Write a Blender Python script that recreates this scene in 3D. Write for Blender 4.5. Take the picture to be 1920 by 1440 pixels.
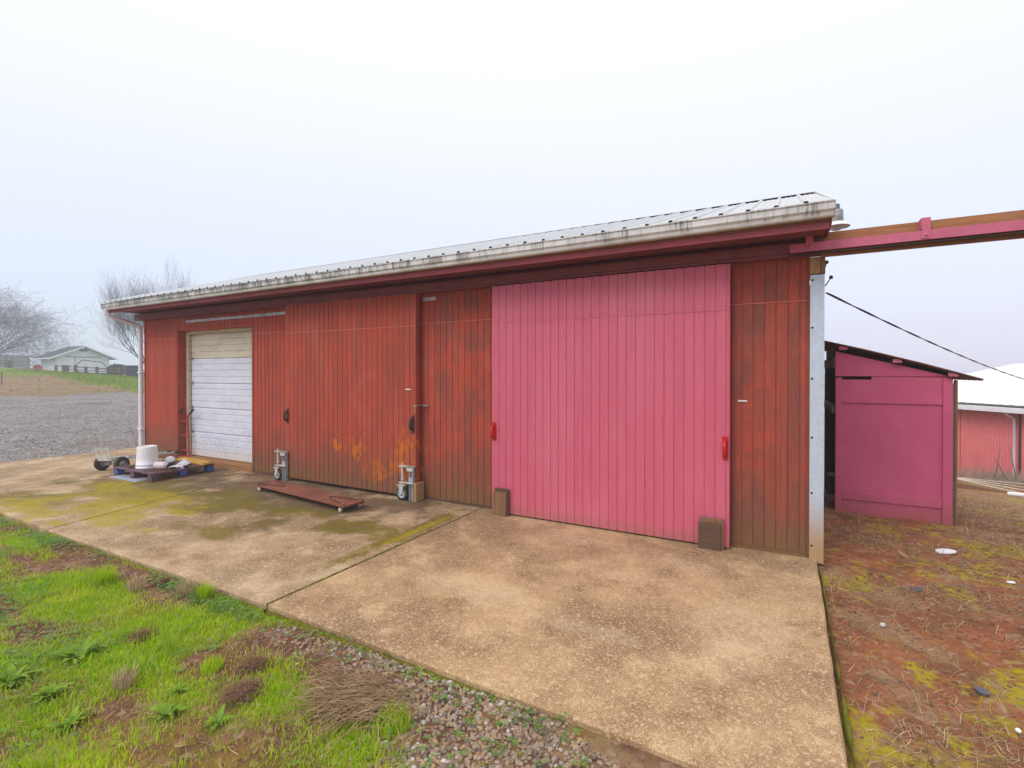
import bpy, bmesh, math, random
import numpy as np
from mathutils import Vector, Matrix, noise as mnoise

for o in list(bpy.data.objects):
    bpy.data.objects.remove(o)
scene = bpy.context.scene
R = math.radians
random.seed(7)
rng = np.random.default_rng(7)

# ---------------------------------------------------------------- camera
cam_data = bpy.data.cameras.new('camera')
cam = bpy.data.objects.new('camera', cam_data)
scene.collection.objects.link(cam)
CAM = Vector((11.98, -5.565, 1.76))
cam.location = CAM
cam.rotation_euler = (R(90 - 0.4), 0, R(28.7))
cam_data.sensor_width = 36
cam_data.lens = 933 / 1920 * 36
cam_data.shift_y = -14.5 / 1920
cam_data.clip_start = 0.05
cam_data.clip_end = 2500
scene.camera = cam

# ---------------------------------------------------------------- world, sun, exposure
FOG = 0.0028
SUN_EL, SUN_AZ = R(42), R(200)          # sun behind the camera, veiled by fog
world = bpy.data.worlds.new('World')
scene.world = world
world.use_nodes = True
wn = world.node_tree
wn.nodes.clear()
w_out = wn.nodes.new('ShaderNodeOutputWorld')
w_add = wn.nodes.new('ShaderNodeAddShader')
sky = wn.nodes.new('ShaderNodeTexSky')
sky.sky_type = 'NISHITA'
sky.sun_disc = False
sky.sun_elevation = SUN_EL
sky.sun_rotation = SUN_AZ
sky.air_density = 1.0
sky.dust_density = 1.5
bg1 = wn.nodes.new('ShaderNodeBackground')
bg1.inputs['Strength'].default_value = 0.05
bg2 = wn.nodes.new('ShaderNodeBackground')   # the overcast layer, brighter overhead as any cloud deck
bg2.inputs['Strength'].default_value = 1.0
tc = wn.nodes.new('ShaderNodeTexCoord')
sep = wn.nodes.new('ShaderNodeSeparateXYZ')
rmp = wn.nodes.new('ShaderNodeValToRGB')
rmp.color_ramp.elements[0].position = 0.0
rmp.color_ramp.elements[0].color = (0.54, 0.58, 0.83, 1)
rmp.color_ramp.elements[1].position = 1.0
rmp.color_ramp.elements[1].color = (1.42, 1.38, 1.32, 1)
e = rmp.color_ramp.elements.new(0.22)
e.color = (0.68, 0.69, 0.83, 1)
e = rmp.color_ramp.elements.new(0.5)
e.color = (0.87, 0.865, 0.93, 1)
wn.links.new(tc.outputs['Generated'], sep.inputs[0])
wn.links.new(sep.outputs['Z'], rmp.inputs[0])
wn.links.new(rmp.outputs[0], bg2.inputs['Color'])
wn.links.new(sky.outputs[0], bg1.inputs['Color'])
wn.links.new(bg1.outputs[0], w_add.inputs[0])
wn.links.new(bg2.outputs[0], w_add.inputs[1])
wn.links.new(w_add.outputs[0], w_out.inputs['Surface'])

sun_d = bpy.data.lights.new('sun', 'SUN')
sun_d.energy = 1.3
sun_d.angle = R(25)
sun_d.color = (1.0, 0.95, 0.88)
sun = bpy.data.objects.new('sun', sun_d)
scene.collection.objects.link(sun)
sd = Vector((math.sin(SUN_AZ) * math.cos(SUN_EL), math.cos(SUN_AZ) * math.cos(SUN_EL), math.sin(SUN_EL)))
sun.rotation_euler = sd.to_track_quat('Z', 'Y').to_euler()
sun.location = (8, -20, 20)

vs = scene.view_settings
vs.view_transform = 'Standard'
vs.look = 'None'
vs.exposure = 0.15
vs.gamma = 1.0
vs.use_curve_mapping = False
scene.render.engine = 'CYCLES'
scene.cycles.volume_bounces = 4
scene.cycles.max_bounces = 8

# ---------------------------------------------------------------- helpers: objects
COL = scene.collection

def tag(o, label=None, cat=None, group=None, kind=None):
    if label: o['label'] = label
    if cat: o['category'] = cat
    if group: o['group'] = group
    if kind: o['kind'] = kind
    return o

def empty(name, loc=(0, 0, 0), rot=(0, 0, 0), parent=None):
    o = bpy.data.objects.new(name, None)
    COL.objects.link(o)
    o.location = loc
    o.rotation_euler = rot
    o.empty_display_size = 0.1
    if parent: o.parent = parent
    return o

def thing(name, label, cat, loc=(0, 0, 0), rz=0.0, group=None, rot=None):
    o = empty(name, loc, rot if rot else (0, 0, rz))
    return tag(o, label, cat, group)

def link_mesh(name, me, parent=None, loc=(0, 0, 0), rot=(0, 0, 0), scale=(1, 1, 1)):
    o = bpy.data.objects.new(name, me)
    COL.objects.link(o)
    o.location = loc
    o.rotation_euler = rot
    o.scale = scale
    if parent: o.parent = parent
    return o

def copy_tree(o, parent=None):
    c = o.copy()
    COL.objects.link(c)
    if parent: c.parent = parent
    for ch in list(o.children):
        copy_tree(ch, c)
    return c

class MB:
    """collects shapes into one mesh"""
    def __init__(s):
        s.v = []; s.f = []; s.sm = []
    def add(s, vs_, fs, smooth=False, M=None):
        b = len(s.v)
        for p in vs_:
            p = Vector(p)
            s.v.append(M @ p if M else p)
        for f in fs:
            s.f.append([b + i for i in f]); s.sm.append(smooth)
        return s
    def box(s, a, b, bev=0.0, M=None):
        x0, y0, z0 = [min(a[i], b[i]) for i in range(3)]
        x1, y1, z1 = [max(a[i], b[i]) for i in range(3)]
        if bev <= 0:
            vs_ = [(x0,y0,z0),(x1,y0,z0),(x1,y1,z0),(x0,y1,z0),(x0,y0,z1),(x1,y0,z1),(x1,y1,z1),(x0,y1,z1)]
            fs = [(0,3,2,1),(4,5,6,7),(0,1,5,4),(1,2,6,5),(2,3,7,6),(3,0,4,7)]
            return s.add(vs_, fs, False, M)
        bm = bmesh.new()
        bmesh.ops.create_cube(bm, size=1.0)
        for v in bm.verts:
            v.co = Vector(((v.co.x+.5)*(x1-x0)+x0, (v.co.y+.5)*(y1-y0)+y0, (v.co.z+.5)*(z1-z0)+z0))
        bmesh.ops.bevel(bm, geom=list(bm.edges), offset=min(bev, .45*min(x1-x0, y1-y0, z1-z0)), segments=1, affect='EDGES')
        s.add([v.co.copy() for v in bm.verts], [[v.index for v in f.verts] for f in bm.faces], False, M)
        bm.free()
        return s
    def tube(s, pts, r, n=8, caps=True, M=None):
        pts = [Vector(p) for p in pts]
        rs = r if isinstance(r, (list, tuple)) else [r] * len(pts)
        up = None; rings = []
        for i, p in enumerate(pts):
            if i == 0: t = pts[1] - pts[0]
            elif i == len(pts) - 1: t = pts[-1] - pts[-2]
            else: t = (pts[i+1] - p).normalized() + (p - pts[i-1]).normalized()
            t.normalize()
            if up is None:
                up = Vector((0, 0, 1)) if abs(t.z) < .9 else Vector((1, 0, 0))
            a = t.cross(up)
            if a.length < 1e-6: a = t.cross(Vector((0, 1, 0)))
            a.normalize(); b = a.cross(t).normalized(); up = b
            rings.append([p + (a*math.cos(2*math.pi*k/n) + b*math.sin(2*math.pi*k/n))*rs[i] for k in range(n)])
        vs_ = [q for rg in rings for q in rg]; fs = []
        for i in range(len(pts)-1):
            for k in range(n):
                fs.append((i*n+k, i*n+(k+1)%n, (i+1)*n+(k+1)%n, (i+1)*n+k))
        s.add(vs_, fs, n > 5, M)
        if caps:
            s.add(rings[0], [tuple(range(n))[::-1]], False, M); s.add(rings[-1], [tuple(range(n))], False, M)
        return s
    def lathe(s, prof, n=20, M=None, smooth=True):
        vs_ = []; fs = []
        for (r, z) in prof:
            for k in range(n):
                a = 2*math.pi*k/n
                vs_.append((r*math.cos(a), r*math.sin(a), z))
        for i in range(len(prof)-1):
            for k in range(n):
                fs.append((i*n+k, i*n+(k+1)%n, (i+1)*n+(k+1)%n, (i+1)*n+k))
        return s.add(vs_, fs, smooth, M)
    def extrude(s, prof, a, b, axis='x', closed=True, caps=True, M=None, smooth=False):
        """profile of 2D points swept from a to b along an axis"""
        def mk(t, p):
            if axis == 'x': return (t, p[0], p[1])
            if axis == 'y': return (p[0], t, p[1])
            return (p[0], p[1], t)
        n = len(prof)
        vs_ = [mk(a, p) for p in prof] + [mk(b, p) for p in prof]
        fs = [(k, (k+1) % n, n+(k+1) % n, n+k) for k in range(n if closed else n-1)]
        if caps and closed: fs += [tuple(range(n))[::-1], tuple(range(n, 2*n))]
        return s.add(vs_, fs, smooth, M)
    def mesh(s, name, mat):
        me = bpy.data.meshes.new(name)
        me.from_pydata([tuple(v) for v in s.v], [], s.f)
        bm = bmesh.new(); bm.from_mesh(me)
        bmesh.ops.recalc_face_normals(bm, faces=list(bm.faces))
        bm.to_mesh(me); bm.free()
        me.polygons.foreach_set('use_smooth', s.sm)
        me.materials.append(mat)
        me.update()
        return me
    def build(s, name, mat, parent=None, loc=(0,0,0), rot=(0,0,0)):
        return link_mesh(name, s.mesh(name, mat), parent, loc, rot)

def fast_mesh(name, V, F, mat, tint=None, smooth=False):
    V = np.asarray(V, dtype=np.float32); F = np.asarray(F, dtype=np.int32)
    me = bpy.data.meshes.new(name)
    me.vertices.add(len(V)); me.vertices.foreach_set('co', V.ravel())
    k = F.shape[1]
    me.loops.add(F.size); me.loops.foreach_set('vertex_index', F.ravel())
    me.polygons.add(len(F)); me.polygons.foreach_set('loop_start', np.arange(0, F.size, k, dtype=np.int32))
    if smooth: me.polygons.foreach_set('use_smooth', np.ones(len(F), dtype=bool))
    me.update(calc_edges=True)
    if tint is not None:
        at = me.attributes.new('tint', 'FLOAT', 'POINT')
        at.data.foreach_set('value', np.asarray(tint, dtype=np.float32))
    me.materials.append(mat)
    return me

# ---------------------------------------------------------------- helpers: materials
class Mat:
    def __init__(s, name):
        s.m = bpy.data.materials.new(name); s.m.use_nodes = True
        s.t = s.m.node_tree; s.t.nodes.clear()
        s.bs = s.t.nodes.new('ShaderNodeBsdfPrincipled')
        s.o = s.t.nodes.new('ShaderNodeOutputMaterial')
        s.t.links.new(s.bs.outputs[0], s.o.inputs['Surface'])
    def put(s, sock, v):
        if isinstance(v, bpy.types.NodeSocket): s.t.links.new(v, sock)
        elif isinstance(v, (tuple, list)) and len(v) == 3 and sock.type == 'RGBA': sock.default_value = (*v, 1)
        else: sock.default_value = v
    def pos(s): return s.t.nodes.new('ShaderNodeNewGeometry').outputs['Position']
    def obj(s): return s.t.nodes.new('ShaderNodeTexCoord').outputs['Object']
    def rand(s): return s.t.nodes.new('ShaderNodeObjectInfo').outputs['Random']
    def attr(s, n):
        a = s.t.nodes.new('ShaderNodeAttribute'); a.attribute_name = n; return a.outputs['Fac']
    def xyz(s, p):
        n = s.t.nodes.new('ShaderNodeSeparateXYZ'); s.put(n.inputs[0], p); return n.outputs
    def vm(s, op, a, b):
        n = s.t.nodes.new('ShaderNodeVectorMath'); n.operation = op
        s.put(n.inputs[0], a); s.put(n.inputs[1], b)
        return n.outputs['Value'] if op in ('LENGTH', 'DISTANCE') else n.outputs['Vector']
    def mul(s, p, k): return s.vm('MULTIPLY', p, k)
    def noise(s, p, scale=5, detail=4, rough=.55, dist=0.0):
        n = s.t.nodes.new('ShaderNodeTexNoise')
        s.put(n.inputs['Vector'], p); n.inputs['Scale'].default_value = scale
        n.inputs['Detail'].default_value = detail; n.inputs['Roughness'].default_value = rough
        n.inputs['Distortion'].default_value = dist
        return n.outputs[0]
    def voro(s, p, scale=5, out='Color', feature='F1'):
        n = s.t.nodes.new('ShaderNodeTexVoronoi'); n.feature = feature
        s.put(n.inputs['Vector'], p); n.inputs['Scale'].default_value = scale
        return n.outputs[out]
    def map(s, v, a, b, c=0.0, d=1.0, smooth=True):
        n = s.t.nodes.new('ShaderNodeMapRange')
        n.interpolation_type = 'SMOOTHSTEP' if smooth else 'LINEAR'
        s.put(n.inputs['Value'], v)
        for k, q in (('From Min', a), ('From Max', b), ('To Min', c), ('To Max', d)): n.inputs[k].default_value = q
        return n.outputs['Result']
    def math(s, op, a, b=0.0):
        n = s.t.nodes.new('ShaderNodeMath'); n.operation = op
        s.put(n.inputs[0], a); s.put(n.inputs[1], b)
        return n.outputs[0]
    def mix(s, f, a, b, mode='MIX'):
        n = s.t.nodes.new('ShaderNodeMix'); n.data_type = 'RGBA'; n.blend_type = mode
        s.put(n.inputs[0], f); s.put(n.inputs[6], a); s.put(n.inputs[7], b)
        return n.outputs[2]
    def ramp(s, f, stops):
        n = s.t.nodes.new('ShaderNodeValToRGB'); s.put(n.inputs[0], f)
        el = n.color_ramp.elements
        el[0].position, el[0].color = stops[0][0], (*stops[0][1], 1)
        el[1].position, el[1].color = stops[-1][0], (*stops[-1][1], 1)
        for q, c in stops[1:-1]:
            k = el.new(q); k.color = (*c, 1)
        return n.outputs[0]
    def blob(s, p, c, r, wob, soft=.45):
        """soft stain of a place: 1 inside, 0 outside, edge broken by wob"""
        d = s.vm('LENGTH', s.vm('DIVIDE', s.vm('SUBTRACT', p, c), r), (0, 0, 0))
        d = s.math('ADD', d, s.math('MULTIPLY', s.math('SUBTRACT', wob, .5), 3.4))
        return s.map(d, 1.0, 1.0 - soft, 0, 1)
    def out(s, col, rough=.7, bump=None, metal=0.0, spec=.3, trans=0.0):
        s.put(s.bs.inputs['Base Color'], col); s.put(s.bs.inputs['Roughness'], rough)
        s.put(s.bs.inputs['Metallic'], metal); s.put(s.bs.inputs['Specular IOR Level'], spec)
        if bump:
            b = s.t.nodes.new('ShaderNodeBump')
            s.put(b.inputs['Height'], bump[0]); b.inputs['Strength'].default_value = bump[1]
            b.inputs['Distance'].default_value = bump[2]
            s.t.links.new(b.outputs[0], s.bs.inputs['Normal'])
        if trans > 0:
            tr = s.t.nodes.new('ShaderNodeBsdfTranslucent'); s.put(tr.inputs[0], col)
            mx = s.t.nodes.new('ShaderNodeMixShader'); mx.inputs[0].default_value = trans
            s.t.links.new(s.bs.outputs[0], mx.inputs[1]); s.t.links.new(tr.outputs[0], mx.inputs[2])
            s.t.links.new(mx.outputs[0], s.o.inputs['Surface'])
        return s.m

def plain(name, col, col2=None, rough=.6, metal=0.0, scale=8, bump=.15, dist=.003, spec=.3, stretch=(1,1,1), lo=.35, hi=.7, fk=.35):
    m = Mat(name); p = m.mul(m.pos(), stretch)
    n = m.noise(p, scale, 5, .6)
    c = m.mix(m.map(n, lo, hi), col, col2 or tuple(x*.7 for x in col))
    fine = m.noise(p, scale*9, 3, .6)
    c = m.mix(m.map(fine, .3, .8, 0, fk), c, tuple(x*.6 for x in col))
    return m.out(c, rough, (fine, bump, dist), metal, spec)

MT = {}
def old_red():
    m = Mat('weathered_red_paint'); p = m.pos(); x, y, z = m.xyz(p)
    r = m.rand()
    big = m.noise(m.mul(p, (1.6, 1.6, .75)), 1.6, 6, .65)
    mid = m.noise(m.mul(p, (5, 5, 1.6)), 2.2, 6, .7)
    grain = m.noise(m.mul(p, (70, 70, 3.0)), 2.0, 4, .6)
    speck = m.noise(p, 60, 3, .7)
    c = m.mix(m.map(r, 0, 1, 0, .55), (.475, .083, .044), (.410, .068, .040))
    c = m.mix(m.map(big, .50, .66, 0, .6), c, (.47, .120, .085))           # chalky faded
    blo = m.noise(m.mul(p, (2.4, 2.4, 1.5)), 1.3, 7, .68)
    dirt = m.map(m.math('ADD', m.math('ADD', m.math('MULTIPLY', mid, .22), m.math('MULTIPLY', blo, .78)), m.map(x, 11.2, 11.5, 0, .035)), .39, .60, 0, .84)
    sx = m.math('ADD', m.math('MULTIPLY', m.map(x, 7.2, 8.2), .50), .36)     # dirtier bays beside the doors
    c = m.mix(m.math('MULTIPLY', m.math('MULTIPLY', dirt, sx), m.map(r, 0, 1, .65, 1.15)), c, (.165, .075, .060))
    low = m.math('ADD', z, m.math('MULTIPLY', m.math('SUBTRACT', mid, .5), 1.5))
    c = m.mix(m.map(low, 1.0, .10, 0, .75), c, (.185, .092, .052))
    c = m.mix(m.map(low, .38, -.1, 0, .75), c, (.19, .125, .045))            # green-brown algae at the foot
    wob = m.noise(p, 3.2, 4, .6)
    li = None
    for cc, rr in (((6.45, -.14, .62), (.30, .5, .28)), ((6.75, -.14, .33), (.30, .5, .22)), ((7.28, -.14, .66), (.26, .5, .30)),
                   ((7.22, -.14, .32), (.30, .5, .26)), ((5.95, -.14, .72), (.12, .5, .16)), ((8.66, 0, .45), (.10, .5, .55)), ((4.95, -.14, .6), (.05, .5, .3))):
        b = m.blob(p, cc, rr, wob, .55)
        li = b if li is None else m.math('MAXIMUM', li, b)
    c = m.mix(m.math('MULTIPLY', m.math('MULTIPLY', li, m.map(m.noise(m.mul(p, (9, 9, 4)), 1.5, 3), .42, .56)), m.map(r, .10, .55, .15, .95)), c, (.60, .165, .004))
    stk = m.noise(m.mul(p, (16, 16, .55)), 1.4, 5, .7)
    c = m.mix(m.map(stk, .50, .68, 0, .45), c, (.16, .060, .045))
    c = m.mix(m.map(speck, .62, .8, 0, .4), c, (.10, .045, .035))
    c = m.mix(m.map(grain, .25, .75, .0, .35), c, (.62, .15, .10), 'MULTIPLY')
    return m.out(c, .75, (m.math('ADD', grain, m.math('MULTIPLY', speck, .4)), .45, .004), 0, .25)
def new_pink():
    m = Mat('fresh_pink_paint'); p = m.pos(); x, y, z = m.xyz(p)
    g = m.noise(m.mul(p, (12, 12, 50)), 1.6, 4, .6, .6)
    g2 = m.noise(m.mul(p, (6, 6, 1.2)), 2.5, 5, .65)
    sp = m.noise(p, 70, 2, .5)
    c = m.mix(m.map(m.rand(), 0, 1, 0, .5), (.565, .108, .172), (.525, .094, .156))
    c = m.mix(m.map(g2, .45, .75, 0, .35), c, (.56, .135, .20))
    c = m.mix(m.map(m.math('ADD', z, m.math('MULTIPLY', g2, .5)), .52, .1, 0, .6), c, (.48, .14, .12))
    bg = m.noise(m.mul(p, (1.3, 1.3, .45)), 1.2, 5, .6)
    c = m.mix(m.map(bg, .42, .62, 0, .45), c, (.58, .150, .215))  # paler mauve patches put a hazy sheen into the paint colour
    stk = m.noise(m.mul(p, (22, 22, .8)), 1.3, 4, .65)
    c = m.mix(m.map(stk, .50, .66, 0, .30), c, (.40, .070, .115))
    c = m.mix(m.map(m.math('ADD', z, m.math('MULTIPLY', stk, .35)), .34, .14, 0, .65), c, (.36, .13, .10))
    c = m.mix(m.map(sp, .68, .76, 0, .5), c, (.34, .05, .085))
    return m.out(c, .42, (m.math('ADD', g, m.math('MULTIPLY', sp, .3)), .5, .004), 0, .4)
def magenta():
    m = Mat('shed_pink_paint'); p = m.pos(); x, y, z = m.xyz(p)
    g = m.noise(m.mul(p, (4, 4, 60)), 1.2, 3, .6)
    g2 = m.noise(p, 2.2, 5, .65)
    c = m.mix(m.map(g2, .4, .7), (.53, .092, .185), (.575, .104, .215))
    c = m.mix(m.map(m.math('ADD', z, m.math('MULTIPLY', g2, .5)), .55, .05, 0, .75), c, (.33, .10, .075))
    c = m.mix(m.map(m.noise(p, 30, 4, .7), .68, .78, 0, .5), c, (.55, .16, .22))
    return m.out(c, .5, (g, .25, .003), 0, .35)
def wood(name, a, b, dirt=(.12, .08, .05), axis='x', rough=.8):
    m = Mat(name); p = m.obj(); st = {'x': (1, 14, 14), 'y': (14, 1, 14), 'z': (14, 14, 1)}[axis]
    q = m.mul(p, st)
    n = m.noise(q, 2.5, 5, .65, .8); f = m.noise(q, 9, 4, .6)
    c = m.mix(m.map(n, .3, .7), a, b)
    c = m.mix(m.map(f, .5, .8, 0, .6), c, dirt)
    c = m.mix(m.math('MULTIPLY', m.rand(), .35), c, tuple(v*.6 for v in a))
    return m.out(c, rough, (f, .4, .003), 0, .2)
def gutter_mat():
    m = Mat('streaked_white_gutter'); p = m.pos(); x, y, z = m.xyz(p)
    st = m.noise(m.mul(p, (26, 3, 1.2)), 2.0, 5, .75)
    st2 = m.noise(m.mul(p, (3, 2, 2)), 1.4, 4, .6)
    hgt = m.map(z, 3.21, 3.10, 0, 1)
    k = m.math('MULTIPLY', m.map(m.math('ADD', m.math('ADD', m.math('MULTIPLY', st, .65), m.math('MULTIPLY', st2, .35)), m.map(x, 5, 11, .03, -.035)), .47, .60), m.map(z, 3.075, 3.092, .05, .85))
    c = m.mix(m.map(st2, .3, .7), (.66, .67, .68), (.48, .48, .45))
    c = m.mix(k, c, (.085, .075, .05))
    return m.out(c, .5, (st, .1, .001), 0, .4)
def galv(name='galvanised_steel', a=(.52, .61, .70), b=(.42, .50, .60)):
    m = Mat(name); p = m.pos(); x, y, z = m.xyz(p)
    v = m.voro(m.mul(p, (1, 1, 1)), 45); n = m.noise(p, 3, 5, .65)
    c = m.mix(m.map(m.xyz(v)[0], 0, 1, 0, .55), a, b)
    c = m.mix(m.map(n, .5, .8, 0, .35), c, (.30, .34, .38))
    c = m.mix(m.map(m.math('ADD', z, m.math('MULTIPLY', n, .35)), .80, .25, 0, .92), c, (.46, .27, .12))
    return m.out(c, .55, (n, .1, .002), .25, .4)
def roof_mat():
    m = Mat('weathered_roof_metal'); p = m.pos(); x, y, z = m.xyz(p)
    n = m.noise(m.mul(p, (6, 1, 1)), 1.5, 5, .7); f = m.noise(p, 25, 4, .7)
    c = m.mix(m.map(n, .35, .7, 0, .4), (.60, .62, .63), (.42, .42, .40))
    c = m.mix(m.math('MULTIPLY', m.map(f, .45, .7, 0, .5), m.map(x, 7, 12.3, .1, 1)), c, (.25, .22, .17))
    return m.out(c, .48, (f, .08, .002), .35, .5)
def concrete(name, mossy):
    m = Mat(name); p = m.pos(); x, y, z = m.xyz(p)
    big = m.noise(p, .55, 6, .62); mid = m.noise(p, 2.2, 6, .65); fine = m.noise(p, 24, 4, .7)
    cell = m.xyz(m.voro(p, 170))
    c = m.mix(m.map(big, .38, .64), *(((.245, .160, .085), (.44, .310, .175)) if mossy else ((.260, .155, .078), (.46, .295, .148))))
    c = m.mix(m.map(mid, .50, .66, 0, .6), c, (.60, .46, .29) if mossy else (.60, .415, .225))
    c = m.mix(m.map(mid, .47, .34, 0, .7), c, (.225, .120, .054))
    c = m.mix(m.map(cell[0], .60, 1.0, 0, .62, False), c, (.74, .56, .34))   # exposed aggregate
    c = m.mix(m.map(cell[1], .60, 1.0, 0, .55, False), c, (.125, .065, .034))
    c = m.mix(m.map(m.xyz(m.voro(p, 62))[2], .88, .97, 0, .5, False), c, (.66, .50, .31))
    wob = m.noise(p, 1.6, 6, .62)
    pale = None
    for cc, rr in (((10.1, -.55, 0), (.75, .22, 1)), ((11.2, -.75, 0), (.45, .2, 1)), ((10.9, -1.25, 0), (.5, .22, 1)), ((10.6, -2.3, 0), (.6, .16, 1)),
                   ((7.9, -.75, 0), (.8, .35, 1)), ((11.7, -1.9, 0), (.4, .5, 1)), ((9.6, -2.1, 0), (.7, .25, 1)), ((.2, -1.1, 0), (1.3, .4, 1))):
        b = m.blob(p, cc, rr, wob, .8); pale = b if pale is None else m.math('MAXIMUM', pale, b)
    c = m.mix(m.math('MULTIPLY', pale, m.map(fine, .3, .65, .0, .42)), c, (.66, .50, .33))
    if mossy:
        dark = m.math('MAXIMUM', m.blob(p, (5.8, -.75, 0), (3.4, 1.35, 1), wob, .6), m.blob(p, (2.9, -.9, 0), (2.1, 1.5, 1), wob, .6))
        c = m.mix(m.math('MULTIPLY', dark, m.map(mid, .3, .7, .97, .74)), c, (.118, .076, .040))
        ol = None
        for cc, rr in (((3.3, -1.75, 0), (2.0, .85, 1)), ((5.0, -1.55, 0), (1.7, .65, 1)), ((6.6, -1.35, 0), (1.1, .34, 1)), ((7.7, -1.42, 0), (1.0, .34, 1)), ((2.9, -2.6, 0), (1.3, .5, 1)), ((6.2, -2.3, 0), (.9, .2, 1)),
                       ((5.6, -1.7, 0), (.7, .2, 1)), ((8.3, -.8, 0), (.16, .9, 1)), ((8.3, -1.7, 0), (.12, .8, 1))):
            b = m.blob(p, cc, rr, wob, .6); ol = b if ol is None else m.math('MAXIMUM', ol, b)
        c = m.mix(m.math('MULTIPLY', ol, m.map(m.noise(p, 9, 7, .78), .38, .56, .38, .95)), c, (.160, .125, .012))
        br = None
        for cc, rr in (((3.95, -2.30, 0), (1.3, .60, 1)), ((4.7, -2.5, 0), (1.0, .40, 1)), ((3.3, -2.9, 0), (.9, .34, 1)), ((3.0, -1.75, 0), (.9, .36, 1)), ((4.4, -1.75, 0), (.8, .3, 1)),
                       ((5.2, -2.05, 0), (.6, .12, 1)), ((4.5, -3.0, 0), (.35, .1, 1)), ((5.0, -2.75, 0), (.3, .1, 1)), ((8.35, -1.1, 0), (.07, .8, 1))):
            b = m.blob(p, cc, rr, wob, .6); br = b if br is None else m.math('MAXIMUM', br, b)
        c = m.mix(m.math('MULTIPLY', br, m.map(m.noise(p, 11, 7, .78), .38, .56, .30, .92)), c, (.330, .262, .006))
    h = m.math('ADD', m.math('MULTIPLY', cell[0], .5), fine)
    return m.out(c, .8, (h, .55, .006), 0, .25)
def ground_mat():
    m = Mat('red_soil_and_moss'); p = m.pos(); g = m.attr('tint'); x, y, z = m.xyz(p)
    big = m.noise(p, .9, 5, .6); mid = m.noise(p, 4.5, 6, .65); fine = m.noise(p, 40, 4, .7); cl = m.xyz(m.voro(p, 30))
    c = m.mix(m.map(mid, .35, .68), (.330, .115, .048), (.195, .080, .040))
    c = m.mix(m.map(x, 12.5, 11.9, 0, .85), c, m.mix(m.map(mid, .35, .68), (.175, .090, .055), (.110, .062, .040)))
    c = m.mix(m.map(m.noise(p, 1.7, 5, .65), .50, .62, 0, .60), c, (.33, .220, .115))       # straw litter
    c = m.mix(m.map(fine, .5, .72, 0, .75), c, (.105, .052, .030))
    c = m.mix(m.map(cl[0], .8, 1, 0, .6), c, (.36, .26, .18))
    mo = m.map(m.math('ADD', m.math('MULTIPLY', big, .5), m.math('MULTIPLY', m.noise(p, 3.1, 5, .6), .5)), .520, .575, 0, .95)
    mo = m.math('MULTIPLY', mo, m.map(x, 11.6, 12.6, .25, 1))
    c = m.mix(m.math('MULTIPLY', mo, m.map(m.noise(p, 16, 5, .75), .40, .56, .0, 1)), c, m.mix(fine, (.24, .19, .008), (.52, .43, .008)))  # yellow moss
    gn = m.math('ADD', g, m.math('MULTIPLY', m.math('SUBTRACT', fine, .5), .5))
    c = m.mix(m.map(gn, .35, .75, 0, .9), c, m.mix(m.map(mid, .3, .7), (.20, .27, .012), (.31, .34, .022)))
    return m.out(c, .95, (m.math('ADD', fine, m.math('MULTIPLY', mid, 1.2)), .8, .02), 0, .1)
def gravel_mat():
    m = Mat('grey_crushed_gravel'); p = m.pos()
    v = m.xyz(m.voro(p, 28)); v2 = m.xyz(m.voro(p, 11)); n = m.noise(p, .7, 5, .6); f = m.noise(p, 30, 4, .75)
    c = m.mix(m.map(v[0], 0, 1, 0, 1, False), (.115, .105, .10), (.46, .43, .41))
    c = m.mix(m.map(v2[1], .6, 1, 0, .7), c, (.20, .165, .14))
    c = m.mix(m.map(n, .45, .7, 0, .55), c, (.17, .135, .105))
    c = m.mix(m.map(f, .55, .75, 0, .7), c, (.07, .06, .055))
    return m.out(c, .9, (m.math('ADD', v[1], f), .9, .03), 0, .15)
def field_mat():
    m = Mat('field_turf'); p = m.pos(); g = m.attr('tint')
    n = m.noise(p, .35, 6, .65); f = m.noise(p, 6, 5, .7); q = m.noise(p, 1.6, 5, .65)
    gr = m.mix(m.map(f, .3, .7), (.115, .175, .028), (.200, .255, .045))
    dr = m.mix(m.map(q, .3, .7), (.210, .130, .080), (.30, .215, .13))
    dr = m.mix(m.map(n, .45, .62, 0, .7), dr, (.17, .155, .05))
    c = m.mix(m.map(m.math('ADD', g, m.math('MULTIPLY', m.math('SUBTRACT', q, .5), .7)), .35, .65), dr, gr)
    c = m.mix(m.map(f, .6, .75, 0, .5), c, (.10, .085, .04))
    return m.out(c, .95, (f, .8, .06), 0, .1)
def tinted(name, stops, rough=.6, trans=0.0):
    m = Mat(name); c = m.ramp(m.attr('tint'), stops)
    n = m.noise(m.pos(), 9, 3); c = m.mix(m.map(n, .3, .7, 0, .35), c, tuple(v*.55 for v in stops[0][1]))
    return m.out(c, rough, None, 0, .25, trans)
def garage_mat(name, a, b, d):
    m = Mat(name); p = m.pos(); x, y, z = m.xyz(p)
    n = m.noise(m.mul(p, (1, 1, 3)), 2.0, 6, .7); f = m.noise(m.mul(p, (3, 3, 14)), 3, 5, .75)
    c = m.mix(m.map(n, .35, .7), a, b)
    k = m.math('MULTIPLY', m.map(f, .52, .64), m.map(z, .80, .18, .20, .90))
    c = m.mix(k, c, d)
    c = m.mix(m.map(m.math('ADD', z, m.math('MULTIPLY', n, .4)), .60, .25, 0, .6), c, (.62, .55, .40))
    return m.out(c, .5, (f, .1, .002), 0, .35)
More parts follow.
